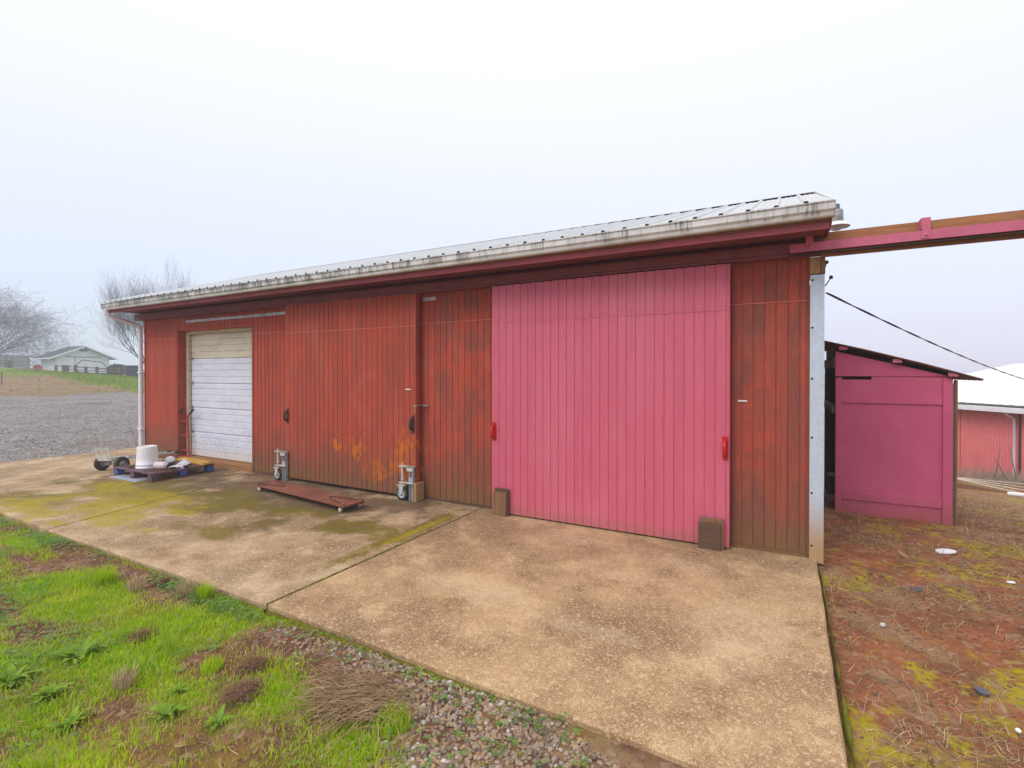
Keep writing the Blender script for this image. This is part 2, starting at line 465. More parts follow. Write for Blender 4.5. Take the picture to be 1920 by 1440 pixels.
def rusty():
    m = Mat('rusted_steel_plate'); p = m.pos()
    n = m.noise(p, 3, 6, .7); f = m.noise(p, 40, 4, .7)
    c = m.mix(m.map(n, .35, .65), (.195, .070, .045), (.290, .115, .065))
    c = m.mix(m.map(f, .5, .75, 0, .6), c, (.085, .035, .025))
    return m.out(c, .8, (f, .3, .002), .15, .3)
MT['red'] = old_red(); MT['pink'] = new_pink(); MT['magenta'] = magenta()
MT['gutter'] = gutter_mat(); MT['galv'] = galv(); MT['roof'] = roof_mat(); MT['rust'] = rusty()
MT['slabm'] = concrete('mossy_aggregate_concrete', True); MT['slab'] = concrete('aggregate_concrete', False)
MT['ground'] = ground_mat(); MT['gravel'] = gravel_mat(); MT['field'] = field_mat()
MT['gwhite'] = garage_mat('white_garage_paint', (.68, .70, .78), (.58, .60, .70), (.30, .25, .18))
MT['gcream'] = garage_mat('yellowed_garage_paint', (.66, .60, .47), (.50, .45, .35), (.26, .22, .15))
MT['cream'] = plain('cream_trim_paint', (.66, .57, .40), (.52, .43, .28), .6)
MT['trimred'] = plain('brown_red_trim_paint', (.250, .068, .076), (.195, .056, .068), .65, scale=3)
MT['trimpink'] = plain('dusty_pink_trim_paint', (.36, .078, .10), (.29, .065, .085), .55, scale=3)
MT['railpink'] = plain('bright_pink_rail_paint', (.56, .14, .225), (.50, .12, .20), .45, scale=3)
MT['seam'] = plain('highlight_red_seam', (.54, .15, .115), (.48, .11, .08), .7, scale=6)  # lighter red paints the highlight along the flashing seams
MT['bluesheet'] = plain('pale_blue_sheet', (.40, .43, .48), (.30, .33, .38), .6)
MT['greyboard'] = plain('fog_grey_boards', (.20, .19, .20), (.15, .14, .15), .9)
MT['woodpale'] = plain('sun_bleached_pole', (.62, .54, .42), (.48, .40, .30), .8)
MT['wood'] = wood('raw_pine', (.40, .20, .085), (.28, .125, .055))
MT['woodz'] = wood('raw_pine_upright', (.46, .28, .13), (.33, .18, .08), axis='z')
MT['greywood'] = wood('grey_weathered_wood', (.30, .25, .20), (.19, .15, .12))
MT['brownwood'] = wood('brown_block_wood', (.27, .15, .075), (.17, .09, .05), axis='z')
MT['darkwood'] = wood('dark_wet_plank', (.15, .085, .05), (.085, .05, .035))
MT['yellowwood'] = wood('yellow_plank', (.62, .36, .07), (.48, .25, .05))
MT['purple'] = plain('purple_pallet_paint', (.16, .075, .12), (.10, .06, .085), .7)
MT['blue'] = plain('blue_block_paint', (.06, .12, .36), (.07, .08, .18), .7, scale=14)
MT['white'] = plain('white_plastic', (.78, .78, .78), (.72, .72, .74), .35, scale=3, bump=.02, fk=.06)
MT['whitepaint'] = plain('white_house_paint', (.78, .79, .86), (.72, .73, .80), .6, scale=2, fk=.15)
MT['rubber'] = plain('black_tyre_rubber', (.035, .035, .038), (.06, .058, .055), .75)
MT['steel'] = plain('dull_grey_steel', (.42, .43, .43), (.25, .24, .22), .45, .6, scale=14)
MT['alu'] = plain('pale_aluminium', (.62, .64, .66), (.50, .52, .54), .4, .6, scale=10)
MT['offwhite'] = plain('grimy_offwhite_metal', (.60, .60, .56), (.45, .45, .40), .55, .1, scale=9)
MT['iron'] = plain('dark_iron', (.055, .045, .042), (.10, .06, .045), .6, .4, scale=20)
MT['handle_red'] = plain('glossy_red_enamel', (.55, .010, .014), (.45, .01, .012), .3, 0, spec=.5)
MT['cartred'] = plain('worn_red_cart_paint', (.50, .045, .040), (.35, .05, .04), .45, scale=14)
MT['black'] = plain('black_plastic', (.02, .02, .022), (.03, .03, .03), .5)
MT['cloth'] = plain('white_rag_cloth', (.72, .71, .74), (.55, .52, .58), .9, scale=14)
MT['pinkplastic'] = plain('pale_pink_plastic', (.68, .56, .60), (.60, .50, .55), .4, scale=6)
MT['greyball'] = plain('grey_worn_vinyl', (.20, .18, .19), (.13, .12, .13), .5, scale=10)
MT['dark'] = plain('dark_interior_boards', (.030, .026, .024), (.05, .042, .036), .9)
MT['shedroof'] = plain('brown_corrugated_iron', (.26, .15, .11), (.17, .10, .08), .6, .3, scale=6)
MT['bluecap'] = plain('blue_grey_fitting', (.10, .15, .20), (.07, .10, .13), .5)
MT['barnred'] = plain('faded_red_corrugated_iron', (.74, .195, .195), (.68, .17, .17), .5, scale=2.5)
MT['whiteroof'] = plain('white_roof_iron', (.80, .81, .82), (.74, .75, .76), .5, scale=2)
MT['shingle'] = plain('grey_shingle', (.075, .08, .09), (.055, .06, .07), .9, scale=6)
MT['bark'] = plain('grey_bark', (.085, .075, .080), (.06, .055, .06), .95, scale=10)
MT['twig'] = plain('purple_grey_twigs', (.13, .105, .125), (.10, .085, .10), .95, scale=6)
MT['conifer'] = plain('dark_conifer_needles', (.030, .045, .035), (.02, .032, .026), .95, scale=3)
MT['hedge'] = plain('brown_green_hedge_leaf', (.12, .11, .055), (.075, .075, .04), .95, scale=4)
MT['cable'] = plain('black_cable', (.018, .018, .018), (.03, .03, .03), .6)
MT['moss'] = plain('moss_cushion', (.20, .19, .010), (.11, .115, .012), .95, scale=24, bump=.7, dist=.012)
MT['slate'] = plain('blue_grey_slate', (.10, .105, .12), (.07, .07, .08), .5, scale=9)
MT['fence'] = plain('grey_brown_fence_rail', (.17, .14, .12), (.11, .09, .08), .9, scale=8)
MT['redtub'] = plain('faded_red_tub', (.42, .09, .07), (.36, .09, .07), .5, scale=4)
MT['blade'] = tinted('grass_blade', [(0, (.24, .46, .010)), (.45, (.45, .68, .010)), (.8, (.66, .70, .03)), (1, (.62, .52, .25))], .5, .5)
MT['clover'] = tinted('clover_leaf', [(0, (.13, .27, .06)), (.6, (.22, .40, .08)), (1, (.34, .46, .07))], .5, .4)
MT['straw'] = tinted('dry_straw', [(0, (.17, .092, .045)), (.5, (.38, .25, .13)), (1, (.64, .50, .30))], .8, .15)
MT['blade2'] = tinted('field_grass_blade', [(0, (.13, .22, .02)), (.45, (.22, .32, .03)), (.8, (.32, .38, .05)), (1, (.42, .34, .14))], .5, .35)
MT['weed'] = tinted('dock_leaf', [(0, (.13, .27, .02)), (.6, (.24, .38, .022)), (1, (.42, .46, .04))], .45, .3)
MT['pebble'] = tinted('river_pebble', [(0, (.15, .12, .10)), (.3, (.26, .18, .12)), (.55, (.36, .27, .19)), (.75, (.42, .25, .12)), (.93, (.34, .31, .29)), (1, (.58, .52, .45))], .6)

# ================================================================ terrain
WD = np.array([-.942, .336])
def sstep(a, b, x):
    t = np.clip((x - a) / (b - a), 0, 1); return t * t * (3 - 2 * t)
def terrain(x, y):
    x = np.asarray(x, float); y = np.asarray(y, float)
    u = (x - CAM.x) * WD[0] + (y - CAM.y) * WD[1]
    hl = np.interp(u, [-1e4, 15, 20, 36, 48, 56, 70, 1e4], [-.08, -.08, .12, .58, 1.36, 1.80, 2.45, 2.5])
    sd_ = ((x - CAM.x) * .336 + (y - CAM.y) * .942) / np.maximum(u, 1)
    hl = np.minimum(hl, np.interp(sd_, [-.09, -.02, .05, .084, .12], [2.42, 1.84, 1.46, 1.28, 1.12]))
    hr = -.08 - .04 * sstep(12, 13, x) - np.interp(y, [3, 16, 20, 1e4], [0, 1.66, 1.85, 1.85]) * sstep(4, 12, x)
    k = sstep(14, 16, u)
    return hl * k + hr * (1 - k)
def lump(x, y, s, seed=0.0):
    return mnoise.noise(Vector((x * s + seed, y * s - seed, seed)))
def greenness(x, y):
    """how grassy the lawn in front of the slab is (0 bare soil, 1 thick grass)"""
    g = .50 + .55 * lump(x, y, 1.1, 3.1) + .45 * lump(x, y, 2.7, 9.2)
    g += .10 * float(sstep(9.3, 8.3, x)) - .75 * float(sstep(9.2, 9.9, x) * sstep(-4.0, -3.4, y))
    for cx, cy, rx, ry, k in ((9.05, -3.35, .38, .17, -.95), (6.2, -3.28, 1.1, .13, -.7), (7.3, -3.32, .5, .12, -.5), (8.75, -3.75, .3, .18, -.7), (9.55, -3.75, .35, .2, .5),
                              (7.6, -3.75, .9, .28, .45), (8.4, -3.95, .35, .3, .5), (10.15, -3.75, .3, .2, .6), (5.2, -3.6, .7, .1, -.6), (6.6, -4.1, 1.0, .12, -.4)):
        d = ((x - cx) / rx) ** 2 + ((y - cy) / ry) ** 2
        g += k * math.exp(-d)
    return max(0.0, min(1.0, g))

def axis_pts(lo, hi, fine, coarse0=.3, grow=1.25, a=-460, b=460):
    pts = list(np.arange(lo, hi + 1e-6, fine))
    s = coarse0; p = hi
    while p < b:
        p += s; s *= grow; pts.append(min(p, b))
    s = coarse0; p = lo
    while p > a:
        p -= s; s *= grow; pts.insert(0, max(p, a))
    return np.array(sorted(set(np.round(pts, 4))))
gx = np.unique(np.concatenate([axis_pts(-3.0, 16.0, .11, .25, 1.12), np.arange(-60, -3, .9)]))
gy = np.unique(np.concatenate([axis_pts(-6.6, 4.0, .11, .25, 1.12), np.arange(4, 30, .9)]))
GX, GY = np.meshgrid(gx, gy, indexing='ij')
GZ = terrain(GX, GY)
tint = np.zeros(GX.shape)
SLAB = lambda x, y: (-1.62 < x < 12.27) and (-3.18 < y < 2.6)
for i in range(len(gx)):
    for j in range(len(gy)):
        x, y = gx[i], gy[j]
        if -4 < x < 17 and -7 < y < 6:
            n = .018 * lump(x, y, 2.3, 1.7) + .012 * lump(x, y, 6.0, 5.0)
            d_edge = 0.0
            if SLAB(x, y): n = -.03
            elif y < -3.18 and x < 12.3: n = n + .02 + .015 * lump(x, y, 1.0, 8.0)
            GZ[i, j] += n
            if y < -3.0 and x < 12.25: tint[i, j] = greenness(x, y)
            elif x > 12.2: tint[i, j] = max(0, .22 + .5 * lump(x, y, 1.4, 4.4) - .15)
        elif x < -3:
            u = (x - CAM.x) * WD[0] + (y - CAM.y) * WD[1]
            s = (x - CAM.x) * .336 + (y - CAM.y) * .942           # sideways, larger to the right
            GZ[i, j] += .05 * lump(x, y, .35, 2.0) * float(sstep(25, 35, u))
            g = float(sstep(-1.4, 1.4, s - 1.2 - (44 - u) * .30 + 2.5 * lump(x, y, .2, 6.0)))
            g = max(g, float(sstep(50, 53, u)))
            tint[i, j] = g
        elif x > 12:
            tint[i, j] = .35 + .4 * lump(x, y, .5, 4.4)
nx, ny = len(gx), len(gy)
VV = np.stack([GX, GY, GZ], -1).reshape(-1, 3)
cx_ = (GX[:-1, :-1] + GX[1:, 1:]) / 2; cy_ = (GY[:-1, :-1] + GY[1:, 1:]) / 2
uu = (cx_ - CAM.x) * WD[0] + (cy_ - CAM.y) * WD[1]
wob = np.array([[lump(a, b, .25, 3.3) for a, b in zip(r1, r2)] for r1, r2 in zip(cx_, cy_)])
is_field = (cx_ < -3) & (uu > 36.5 + 3.0 * wob)
is_grav = (~is_field) & (cx_ < -1.4 + .1 * wob) & (cy_ > -30) & (cy_ < 120)
idx = np.arange(nx * ny).reshape(nx, ny)
quads = np.stack([idx[:-1, :-1], idx[1:, :-1], idx[1:, 1:], idx[:-1, 1:]], -1)
def sheet(name, mask, mat):
    q = quads[mask]
    us, inv = np.unique(q, return_inverse=True)
    me = fast_mesh(name, VV[us], inv.reshape(-1, 4), mat, tint.ravel()[us], True)
    o = link_mesh(name, me)
    tag(o, kind='structure')
    return o
sheet('ground', ~(is_field | is_grav), MT['ground'])
sheet('gravel_yard', is_grav, MT['gravel'])
sheet('grass_field', is_field, MT['field'])

# ================================================================ concrete apron: three poured slabs
ZS = -.02
def slab(outline, mat):
    b = MB(); n = len(outline)
    e_ = .012
    c = Vector((sum(p[0] for p in outline) / n, sum(p[1] for p in outline) / n))
    top = []
    # uneven, slightly chipped edges: subdivide each side
    pts = []
    for i in range(n):
        a = Vector(outline[i]); d = Vector(outline[(i + 1) % n]) - a
        k = max(1, int(d.length / .12))
        for j in range(k):
            t = j / k; q = a + d * t
            if 0 < j: q += Vector((d.y, -d.x)).normalized() * (.006 * lump(q.x, q.y, 5.0, 1.0) + .008 * lump(q.x, q.y, 1.3, 2.0))
            pts.append(q)
    m = len(pts)
    vs_ = []
    for q in pts:
        inn = (c - q).normalized() * e_
        vs_.append((q.x + inn.x, q.y + inn.y, ZS))
    for q in pts: vs_.append((q.x, q.y, ZS - .012))
    for q in pts: vs_.append((q.x, q.y, ZS - .16))
    fs = [tuple(range(m))]
    for i in range(m):
        j = (i + 1) % m
        fs += [(i, j, m + j, m + i), (m + i, m + j, 2 * m + j, 2 * m + i)]
    b.add(vs_, fs)
    o = b.build('concrete_slab', mat)
    tag(o, kind='structure')
slab([(-1.60, -2.05), (.4, -2.75), (2.2, -3.12), (4.62, -3.15), (3.88, -.02), (3.88, .3), (0, .3), (0, 2.5), (-1.58, 2.5)], MT['slabm'])
slab([(4.634, -3.15), (8.485, -3.12), (8.485, .25), (3.894, .3), (3.894, -.02)], MT['slabm'])
slab([(8.50, -3.12), (11.1, -3.17), (12.235, -3.20), (12.26, .25), (8.50, .25)], MT['slab'])
# moss growing in the open joint and along the right-hand edge
def moss_strip(a, b, w, z, name='moss'):
    a = Vector(a); b = Vector(b); n = int((b - a).length / .03)
    vs_ = []; fs = []
    d = (b - a).normalized(); s = Vector((d.y, -d.x))
    for i in range(n + 1):
        q = a + (b - a) * i / n
        k = w * max(.05, .45 + 1.3 * lump(q.x, q.y, 5, 2))
        zz = z + .010 * lump(q.x, q.y, 16, 1)
        vs_ += [(q.x - s.x * k, q.y - s.y * k, z - .05), (q.x - s.x * k * .5, q.y - s.y * k * .5, zz), (q.x + s.x * k * .5, q.y + s.y * k * .5, zz + .004), (q.x + s.x * k, q.y + s.y * k, z - .05)]
        if i:
            for m in range(3): fs.append((4*(i-1)+m, 4*i+m, 4*i+m+1, 4*(i-1)+m+1))
    o = MB().add(vs_, fs, True).build(name, MT['moss'])
    return tag(o, kind='stuff')
tag(moss_strip((8.492, -.3), (8.492, -3.12), .010, ZS - .002), 'thin line of moss filling the joint between the concrete slabs', 'moss')
tag(moss_strip((12.275, -.1), (12.272, -3.2), .016, -.045), 'yellow moss creeping along the right edge of the slab', 'moss')
tag(moss_strip((4.66, -3.16), (8.5, -3.14), .020, -.055), 'moss along the lawn edge of the mossy slab', 'moss')
tag(moss_strip((8.52, -3.14), (11.1, -3.18), .022, -.055), 'moss along the pebble edge of the clean slab', 'moss')

# ================================================================ the barn
BW = 12.19; ZR = 4.225; YR = 2.45; SL = (ZR - 3.197) / (YR + .64)
barn = thing('barn', 'long low red wooden barn with sliding doors, white gutter and metal roof', 'barn')
# shell behind the cladding
fw = empty('front_wall', parent=barn)
b = MB(); b.box((.0, .0055, -.05), (1.24, .11, 3.05)); b.box((3.66, .0055, -.05), (BW, .11, 3.05)); b.box((1.24, .0055, 2.63), (3.66, .11, 3.05)); b.box((0, .065, 3.052), (BW, .11, 3.30))
b.build('wall_frame', MT['red'], fw)
# siding boards, shared meshes
def board_mesh(w, h, mat, name='siding_board'):
    g = .0042
    x0, x1 = g, w - g; t = .013; c = .003
    b = MB()
    b.add([(x0, t, 0), (x0, c, 0), (x0 + c, 0, 0), (x1 - c, 0, 0), (x1, c, 0), (x1, t, 0),
           (x0, t, h), (x0, c, h), (x0 + c, 0, h), (x1 - c, 0, h), (x1, c, h), (x1, t, h)],
          [(0, 1, 7, 6), (1, 2, 8, 7), (2, 3, 9, 8), (3, 4, 10, 9), (4, 5, 11, 10), (5, 4, 3, 2, 1, 0), (6, 7, 8, 9, 10, 11)])
    return b.mesh(name, mat)
P4 = .1016
SEAM = 2.456
cache = {}
def boards(x0, x1, z0, z1, y, mat, parent, seam=None):
    x = x0
    while x < x1 - .012:
        w = min(P4, x1 - x)
        spans = [(z0, z1)] if seam is None or not (z0 < seam < z1) else [(z0, seam - .006), (seam + .006, z1)]
        for a, c in spans:
            k = (round(w, 3), round(c - a, 3), mat.name)
            if k not in cache: cache[k] = board_mesh(w, c - a, mat)
            link_mesh('siding_board', cache[k], parent, (x, y - .0012 * random.random(), a))
        x += P4
boards(.02, 1.20, .015, 2.86, -.002, MT['red'], fw, SEAM)
boards(1.20, 3.70, 2.64, 2.86, -.002, MT['red'], fw)
boards(3.70, 4.85, .015, 2.86, -.002, MT['red'], fw, SEAM)
boards(7.40, 8.80, .015, 2.90, -.002, MT['red'], fw, SEAM)
boards(11.40, 12.17, .015, 2.90, -.002, MT['red'], fw, SEAM)
for xa, xb in ((.02, 1.20), (3.70, 4.85), (7.40, 8.80), (11.40, 12.17)):
    MB().box((xa, -.010, SEAM - .006), (xb, .010, SEAM + .005)).build('seam_flashing', MT['seam'], fw)
for xa, xb in ((1.20, 1.24), (3.66, 3.70)):
    MB().box((xa, -.012, .01), (xb, .012, 2.64)).build('opening_trim', MT['red'], fw)
MB().box((11.50, -.016, -.03), (12.17, .010, .013)).build('base_board', MT['red'], fw)
MB().box((3.72, -.014, -.03), (8.7, .010, .013)).build('base_board', MT['darkwood'], fw)
MB().box((-.005, -.016, .0), (.02, .09, 2.9)).build('corner_board', MT['red'], fw)
# other walls
for xx in (0.0, BW - .1):
    MB().extrude([(.11, -.15), (4.9, -.15), (4.9, 3.05), (YR, ZR - .12), (.11, 3.20)], xx, xx + .1, 'x').build('gable_wall', MT['red'], barn)
MB().box((.1, 4.8, -.15), (BW - .1, 4.9, 3.05)).build('back_wall', MT['red'], barn)
# galvanised corner flashing with screws, raw post end above it
fl = MB()
fl.box((12.193, -.030, -.05), (12.31, -.022, 2.69)); fl.box((12.302, -.022, -.05), (12.31, .45, 2.69))
fl = fl.build('corner_flashing', MT['galv'], barn)
sc = MB().lathe([(0, .004), (.009, .004), (.011, 0)], 8).mesh('screw', MT['iron'])
for z in (2.62, 2.16, 1.68, 1.15, .62, .14):
    for xx in (12.212,):
        link_mesh('screw', sc, fl, (xx, -.031, z + random.uniform(-.04, .04)), (R(90), 0, 0))
MB().box((12.19, .0, -.05), (12.30, .11, 2.60), 0).build('corner_post', MT['brownwood'], barn)
MB().box((12.188, -.035, 2.70), (12.275, .30, 2.86), .004).build('post_end', MT['woodz'], barn)
MB().box((12.277, -.03, 2.70), (12.315, .30, 2.87), .003).build('post_cheek', MT['brownwood'], barn)
# head trim + sliding track under the soffit
MB().box((-.10, -.06, 2.87), (12.29, .011, 3.03)).build('frieze_board', MT['trimred'], barn)
tk = MB(); tk.extrude([(-.155, 2.895), (-.155, 2.985), (-.062, 2.985), (-.062, 2.975), (-.145, 2.975), (-.145, 2.895)], -.10, 12.02, 'x')
tk = tk.build('door_track', MT['trimred'], barn)
MB().box((-.12, -.142, 2.868), (12.02, -.075, 2.890)).build('track_lip', MT['trimred'], tk)
hd = empty('track_header', parent=barn)
MB().box((12.292, -.060, 2.850), (15.6, -.020, 3.075), .003).build('timber_beam', MT['wood'], hd)
MB().extrude([(-.165, 2.892), (-.165, 2.972), (-.062, 2.972), (-.062, 2.960), (-.152, 2.960), (-.152, 2.892)], 12.022, 15.6, 'x').build('track_cover', MT['railpink'], hd)
MB().box((12.023, -.15, 2.872), (15.6, -.09, 2.878)).build('track_rail', MT['iron'], hd)
for xx in (12.18, 13.03, 13.9, 14.8):
    q = MB(); q.box((xx - .03, -.174, 2.90), (xx + .03, -.166, 3.03), .002); q.box((xx - .032, -.166, 2.985), (xx + .032, -.062, 3.080), .003)
    q.lathe([(0, .012), (.012, .010), (.016, 0)], 8, Matrix.Translation((xx, -.172, 2.93)) @ Matrix.Rotation(R(90), 4, 'X'))
    q.build('bracket', MT['railpink'], hd)
# soffit, fascia, roof, gutter, downspout
sf = empty('soffit', parent=barn)
for i in range(5):
    y0 = -.545 + i * .121
    MB().box((-.20, y0, 3.032 + .002 * (i % 2)), (12.30, y0 + .116, 3.05)).build('soffit_board', MT['trimred'], sf)
MB().box((-.20, -.572, 2.985), (12.31, -.547, 3.165)).build('fascia', MT['trimpink'], barn)
MB().box((-.205, -.588, 3.045), (12.315, -.573, 3.165)).build('gutter_board', MT['brownwood'], barn)
for xx in (-.215, 12.31):
    MB().extrude([(-.545, 3.03), (-.02, 3.03), (-.02, 3.33), (-.60, 3.15)], xx, xx + .02, 'x').build('eave_return', MT['trimred'], barn)
roof = MB()
roof.extrude([(-.60, 3.185), (YR, ZR - .03), (5.50, 3.185), (5.50, 3.14), (YR, ZR - .07), (-.60, 3.14)], -.20, 12.33, 'x')
roof = roof.build('roof', MT['dark'], barn)
NS = 14; SW = 12.55 / NS
def sheet_mesh(back=False):
    prof = []
    for k in range(4):
        x = k * SW / 4
        prof += [(x, 0), (x + .012, .024), (x + .038, .024), (x + .052, 0)]
        for q in (.105, .155): prof += [(x + q - .008, 0), (x + q, .006), (x + q + .012, .006), (x + q + .020, 0)]
    prof.append((SW, 0))
    vs_ = []; n = len(prof)
    y0, z0 = (-.64, 3.197) if not back else (5.54, 3.197)
    for (yy, zz) in ((y0, z0), (YR, ZR)):
        for (x, h) in prof: vs_.append((x, yy, zz + h))
    fs = [(i, i + 1, n + i + 1, n + i) for i in range(n - 1)]
    b = MB().add(vs_, fs)
    # turned-down drip end and thickness
    b.add([(x, y0, z0 + h) for x, h in prof] + [(x, y0, z0 + h - .0035) for x, h in prof], [(i, i + 1, n + i + 1, n + i) for i in range(n - 1)])
    return b.mesh('roof_sheet', MT['roof'])
sm_f, sm_b = sheet_mesh(), sheet_mesh(True)
for i in range(NS):
    dz = .004 * random.random()
    link_mesh('roof_sheet', sm_f, roof, (-.215 + i * SW, 0, dz)); link_mesh('roof_sheet', sm_b, roof, (-.215 + i * SW, 0, dz))
for i in range(5):
    xa = -.23 + i * 2.514
    MB().extrude([(YR - .17, ZR - .17 * SL + .032), (YR, ZR + .034), (YR + .17, ZR - .17 * SL + .032), (YR + .17, ZR - .17 * SL + .028), (YR, ZR + .029), (YR - .17, ZR - .17 * SL + .028)],
                 xa, xa + 2.508, 'x').build('ridge_cap', MT['roof'], roof)
MB().extrude([(-.63, 3.200), (YR, ZR + .03), (YR, ZR - .09), (-.63, 3.09)], 12.337, 12.352, 'x').build('rake_trim', MT['offwhite'], roof)
gp = [(-.590, 3.205), (-.590, 3.085), (-.655, 3.080), (-.662, 3.092), (-.668, 3.115), (-.688, 3.150), (-.688, 3.205), (-.700, 3.208), (-.700, 3.198), (-.692, 3.195), (-.693, 3.148)]
outer = [(-.590, 3.205), (-.590, 3.083), (-.656, 3.080), (-.664, 3.090), (-.672, 3.115), (-.690, 3.135), (-.690, 3.190), (-.702, 3.194), (-.702, 3.204), (-.686, 3.204)]
inner = [(-.682, 3.190), (-.682, 3.138), (-.664, 3.117), (-.656, 3.092), (-.598, 3.092), (-.598, 3.205)]
gt = MB().extrude(outer + inner, -.225, 12.345, 'x').build('gutter', MT['gutter'], barn, (0, 0, -.046), (0, -.0024, 0))
for xx in (-.232, 12.345):
    MB().extrude(outer[:8] + [(-.690, 3.205)], xx, xx + .008, 'x').build('end_cap', MT['gutter'], gt)
for k in range(13):
    xx = .3 + k * .98
    MB().box((xx, -.700, 3.196), (xx + .025, -.60, 3.206)).build('gutter_strap', MT['gutter'], gt)
ds = MB().tube([(-.14, -.64, 3.10), (-.14, -.63, 3.00), (-.135, -.60, 2.94), (-.125, -.52, 2.895), (-.085, -.20, 2.80), (-.07, -.11, 2.765), (-.062, -.065, 2.70), (-.060, -.060, 2.6), (-.060, -.060, .10)], .042, 14).build('downspout', MT['whitepaint'], barn)
for z in (2.72, 1.75, .55):
    MB().box((-.108, -.108, z), (.012, -.018, z + .03), .004).build('pipe_clip', MT['whitepaint'], ds)
# strips, lath, hangers
MT['strip'] = plain('mottled_zinc_strip', (.52, .52, .54), (.30, .29, .30), .55, .2, scale=7)
MB().box((1.60, -.030, 2.745), (4.66, -.012, 2.795), .002).build('steel_strip', MT['strip'], barn)
MB().box((7.52, -.028, 2.765), (7.74, -.012, 2.815), .002).build('steel_strip', MT['strip'], barn)
MB().box((11.565, -.008, 1.468), (11.650, -.0045, 1.482)).build('white_mark', MT['white'], fw)

# ---- overhead garage door in its recess
gd = empty('garage_door', parent=barn)
MB().box((1.242, -.004, .0), (1.262, .225, 2.628)).build('door_jamb', MT['red'], gd)
MB().box((3.638, -.004, .0), (3.658, .225, 2.628)).build('door_jamb', MT['red'], gd)
MB().box((1.262, -.004, 2.600), (3.638, .225, 2.628)).build('door_head', MT['red'], gd)
MB().box((1.264, .150, .06), (1.345, .205, 2.598)).build('frame_stile', MT['cream'], gd)
MB().box((3.575, .150, .06), (3.636, .205, 2.598)).build('frame_stile', MT['cream'], gd)
MB().box((1.345, .150, 2.540), (3.575, .205, 2.598)).build('frame_head', MT['cream'], gd)
MB().box((1.262, -.012, -.03), (3.638, .26, .075), .006).build('sill', MT['wood'], gd)
ph = (2.54 - .085) / 5
def panel(mat):
    pr = [(.25, 0), (.215, 0), (.210, .006)]
    for k in range(4):
        z = ph * (k + .0) / 4 + .02
        if k: pr += [(.210, z - .028), (.222, z - .022), (.222, z - .012), (.210, z - .006)]
    pr += [(.210, ph - .035), (.224, ph - .030), (.224, ph - .010), (.214, ph - .003), (.25, ph - .003)]
    return MB().extrude(pr, 1.347, 3.573, 'x').mesh('door_panel', mat)
pw, pc = panel(MT['gwhite']), panel(MT['gcream'])
for i in range(5):
    o = link_mesh('door_panel', pc if i == 4 else pw, gd, (0, 0, .085 + i * ph))
    if i == 4: o['label'] = 'yellowed top panel'
hm = MB().box((1.349, .196, 0), (1.40, .209, .07), .003).mesh('hinge', MT['steel'])
for i in range(1, 5): link_mesh('hinge', hm, gd, (0, 0, .085 + i * ph - .035))
MB().box((1.262, .26, -.03), (3.638, .30, 2.62)).build('dark_lining', MT['dark'], gd)

# ---- sliding doors
MT['nail'] = plain('painted_nail', (.28, .05, .08), (.16, .05, .05), .6)
def pull_handle(mat, x, z, parent, s=1.0):
    q = MB(); q.box((-.028, -.006, -.12), (.028, 0, .12), .003)
    q.tube([(0, -.004, .075), (-.004, -.05, .062), (-.004, -.062, .03), (-.004, -.062, -.03), (-.004, -.05, -.062), (0, -.004, -.075)], [.016, .019, .020, .020, .019, .016], 10)
    for zz in (.105, -.105): q.lathe([(0, .006), (.008, .005), (.010, 0)], 8, Matrix.Translation((0, -.006, zz)) @ Matrix.Rotation(R(90), 4, 'X'))
    return q.build('pull_handle', mat, parent, (x, -.141, z))
def sliding_door(x0, x1, z0, z1, mat, seam, label):
    d = empty('sliding_door', parent=barn); d['label'] = label
    MB().box((x0 + .004, -.1345, z0 + .004), (x1 - .004, -.062, z1 - .004)).build('door_core', mat, d)
    boards(x0, x1, z0, z1, -.141, mat, d, seam)
    MB().box((x0, -.147, seam - .006), (x1, -.130, seam + .005)).build('seam_flashing', MT['seam'] if mat is MT['red'] else mat, d)
    for xx in (x0, x1 - .02):
        MB().box((xx - .003, -.139, z0), (xx + .023, -.058, z1)).build('edge_strip', mat, d)
    for xx in (x0 + .18, x1 - .22):
        q = MB(); q.box((xx - .006, -.108, z1 - .01), (xx + .006, -.098, z1 + .055)); q.tube([(xx - .05, -.103, z1 + .05), (xx + .05, -.103, z1 + .05)], .012, 8)
        for s_ in (-.05, .05): q.lathe([(0, .012), (.022, .012), (.022, -.012), (0, -.012)], 12, Matrix.Translation((xx + s_, -.125, z1 + .052)) @ Matrix.Rotation(R(90), 4, 'X'))
        q.build('hanger', MT['steel'], d)
    return d
d1 = sliding_door(4.735, 7.485, .035, 2.865, MT['red'], 2.415, 'weathered red sliding door with orange lichen near its foot')
pull_handle(MT['iron'], 4.79, 1.05, d1); pull_handle(MT['iron'], 7.435, 1.04, d1)
MB().box((7.305, -.1465, 1.520), (7.395, -.142, 1.535)).build('white_mark', MT['white'], d1)
d2 = sliding_door(8.724, 11.495, .0, 2.855, MT['pink'], 2.395, 'freshly painted pink sliding door')
nl = MB().lathe([(0, .003), (.005, .002), (.0055, 0)], 6).mesh('nail', MT['nail'])
for k in range(28):
    for zz in (2.84, 2.425, 2.37, .06):
        if random.random() < .75: link_mesh('nail', nl, d2, (8.724 + k * P4 + random.choice((.02, .05, .082)), -.143, zz + random.uniform(-.012, .012)), (R(90), 0, 0))
pull_handle(MT['handle_red'], 8.755, 1.02, d2); pull_handle(MT['handle_red'], 11.46, 1.0, d2)
hs = empty('hasp', parent=barn)
q = MB(); q.box((7.45, -.150, 1.29), (7.50, -.143, 1.312), .002); q.box((7.53, -.04, 1.285), (7.62, -.020, 1.312), .003)
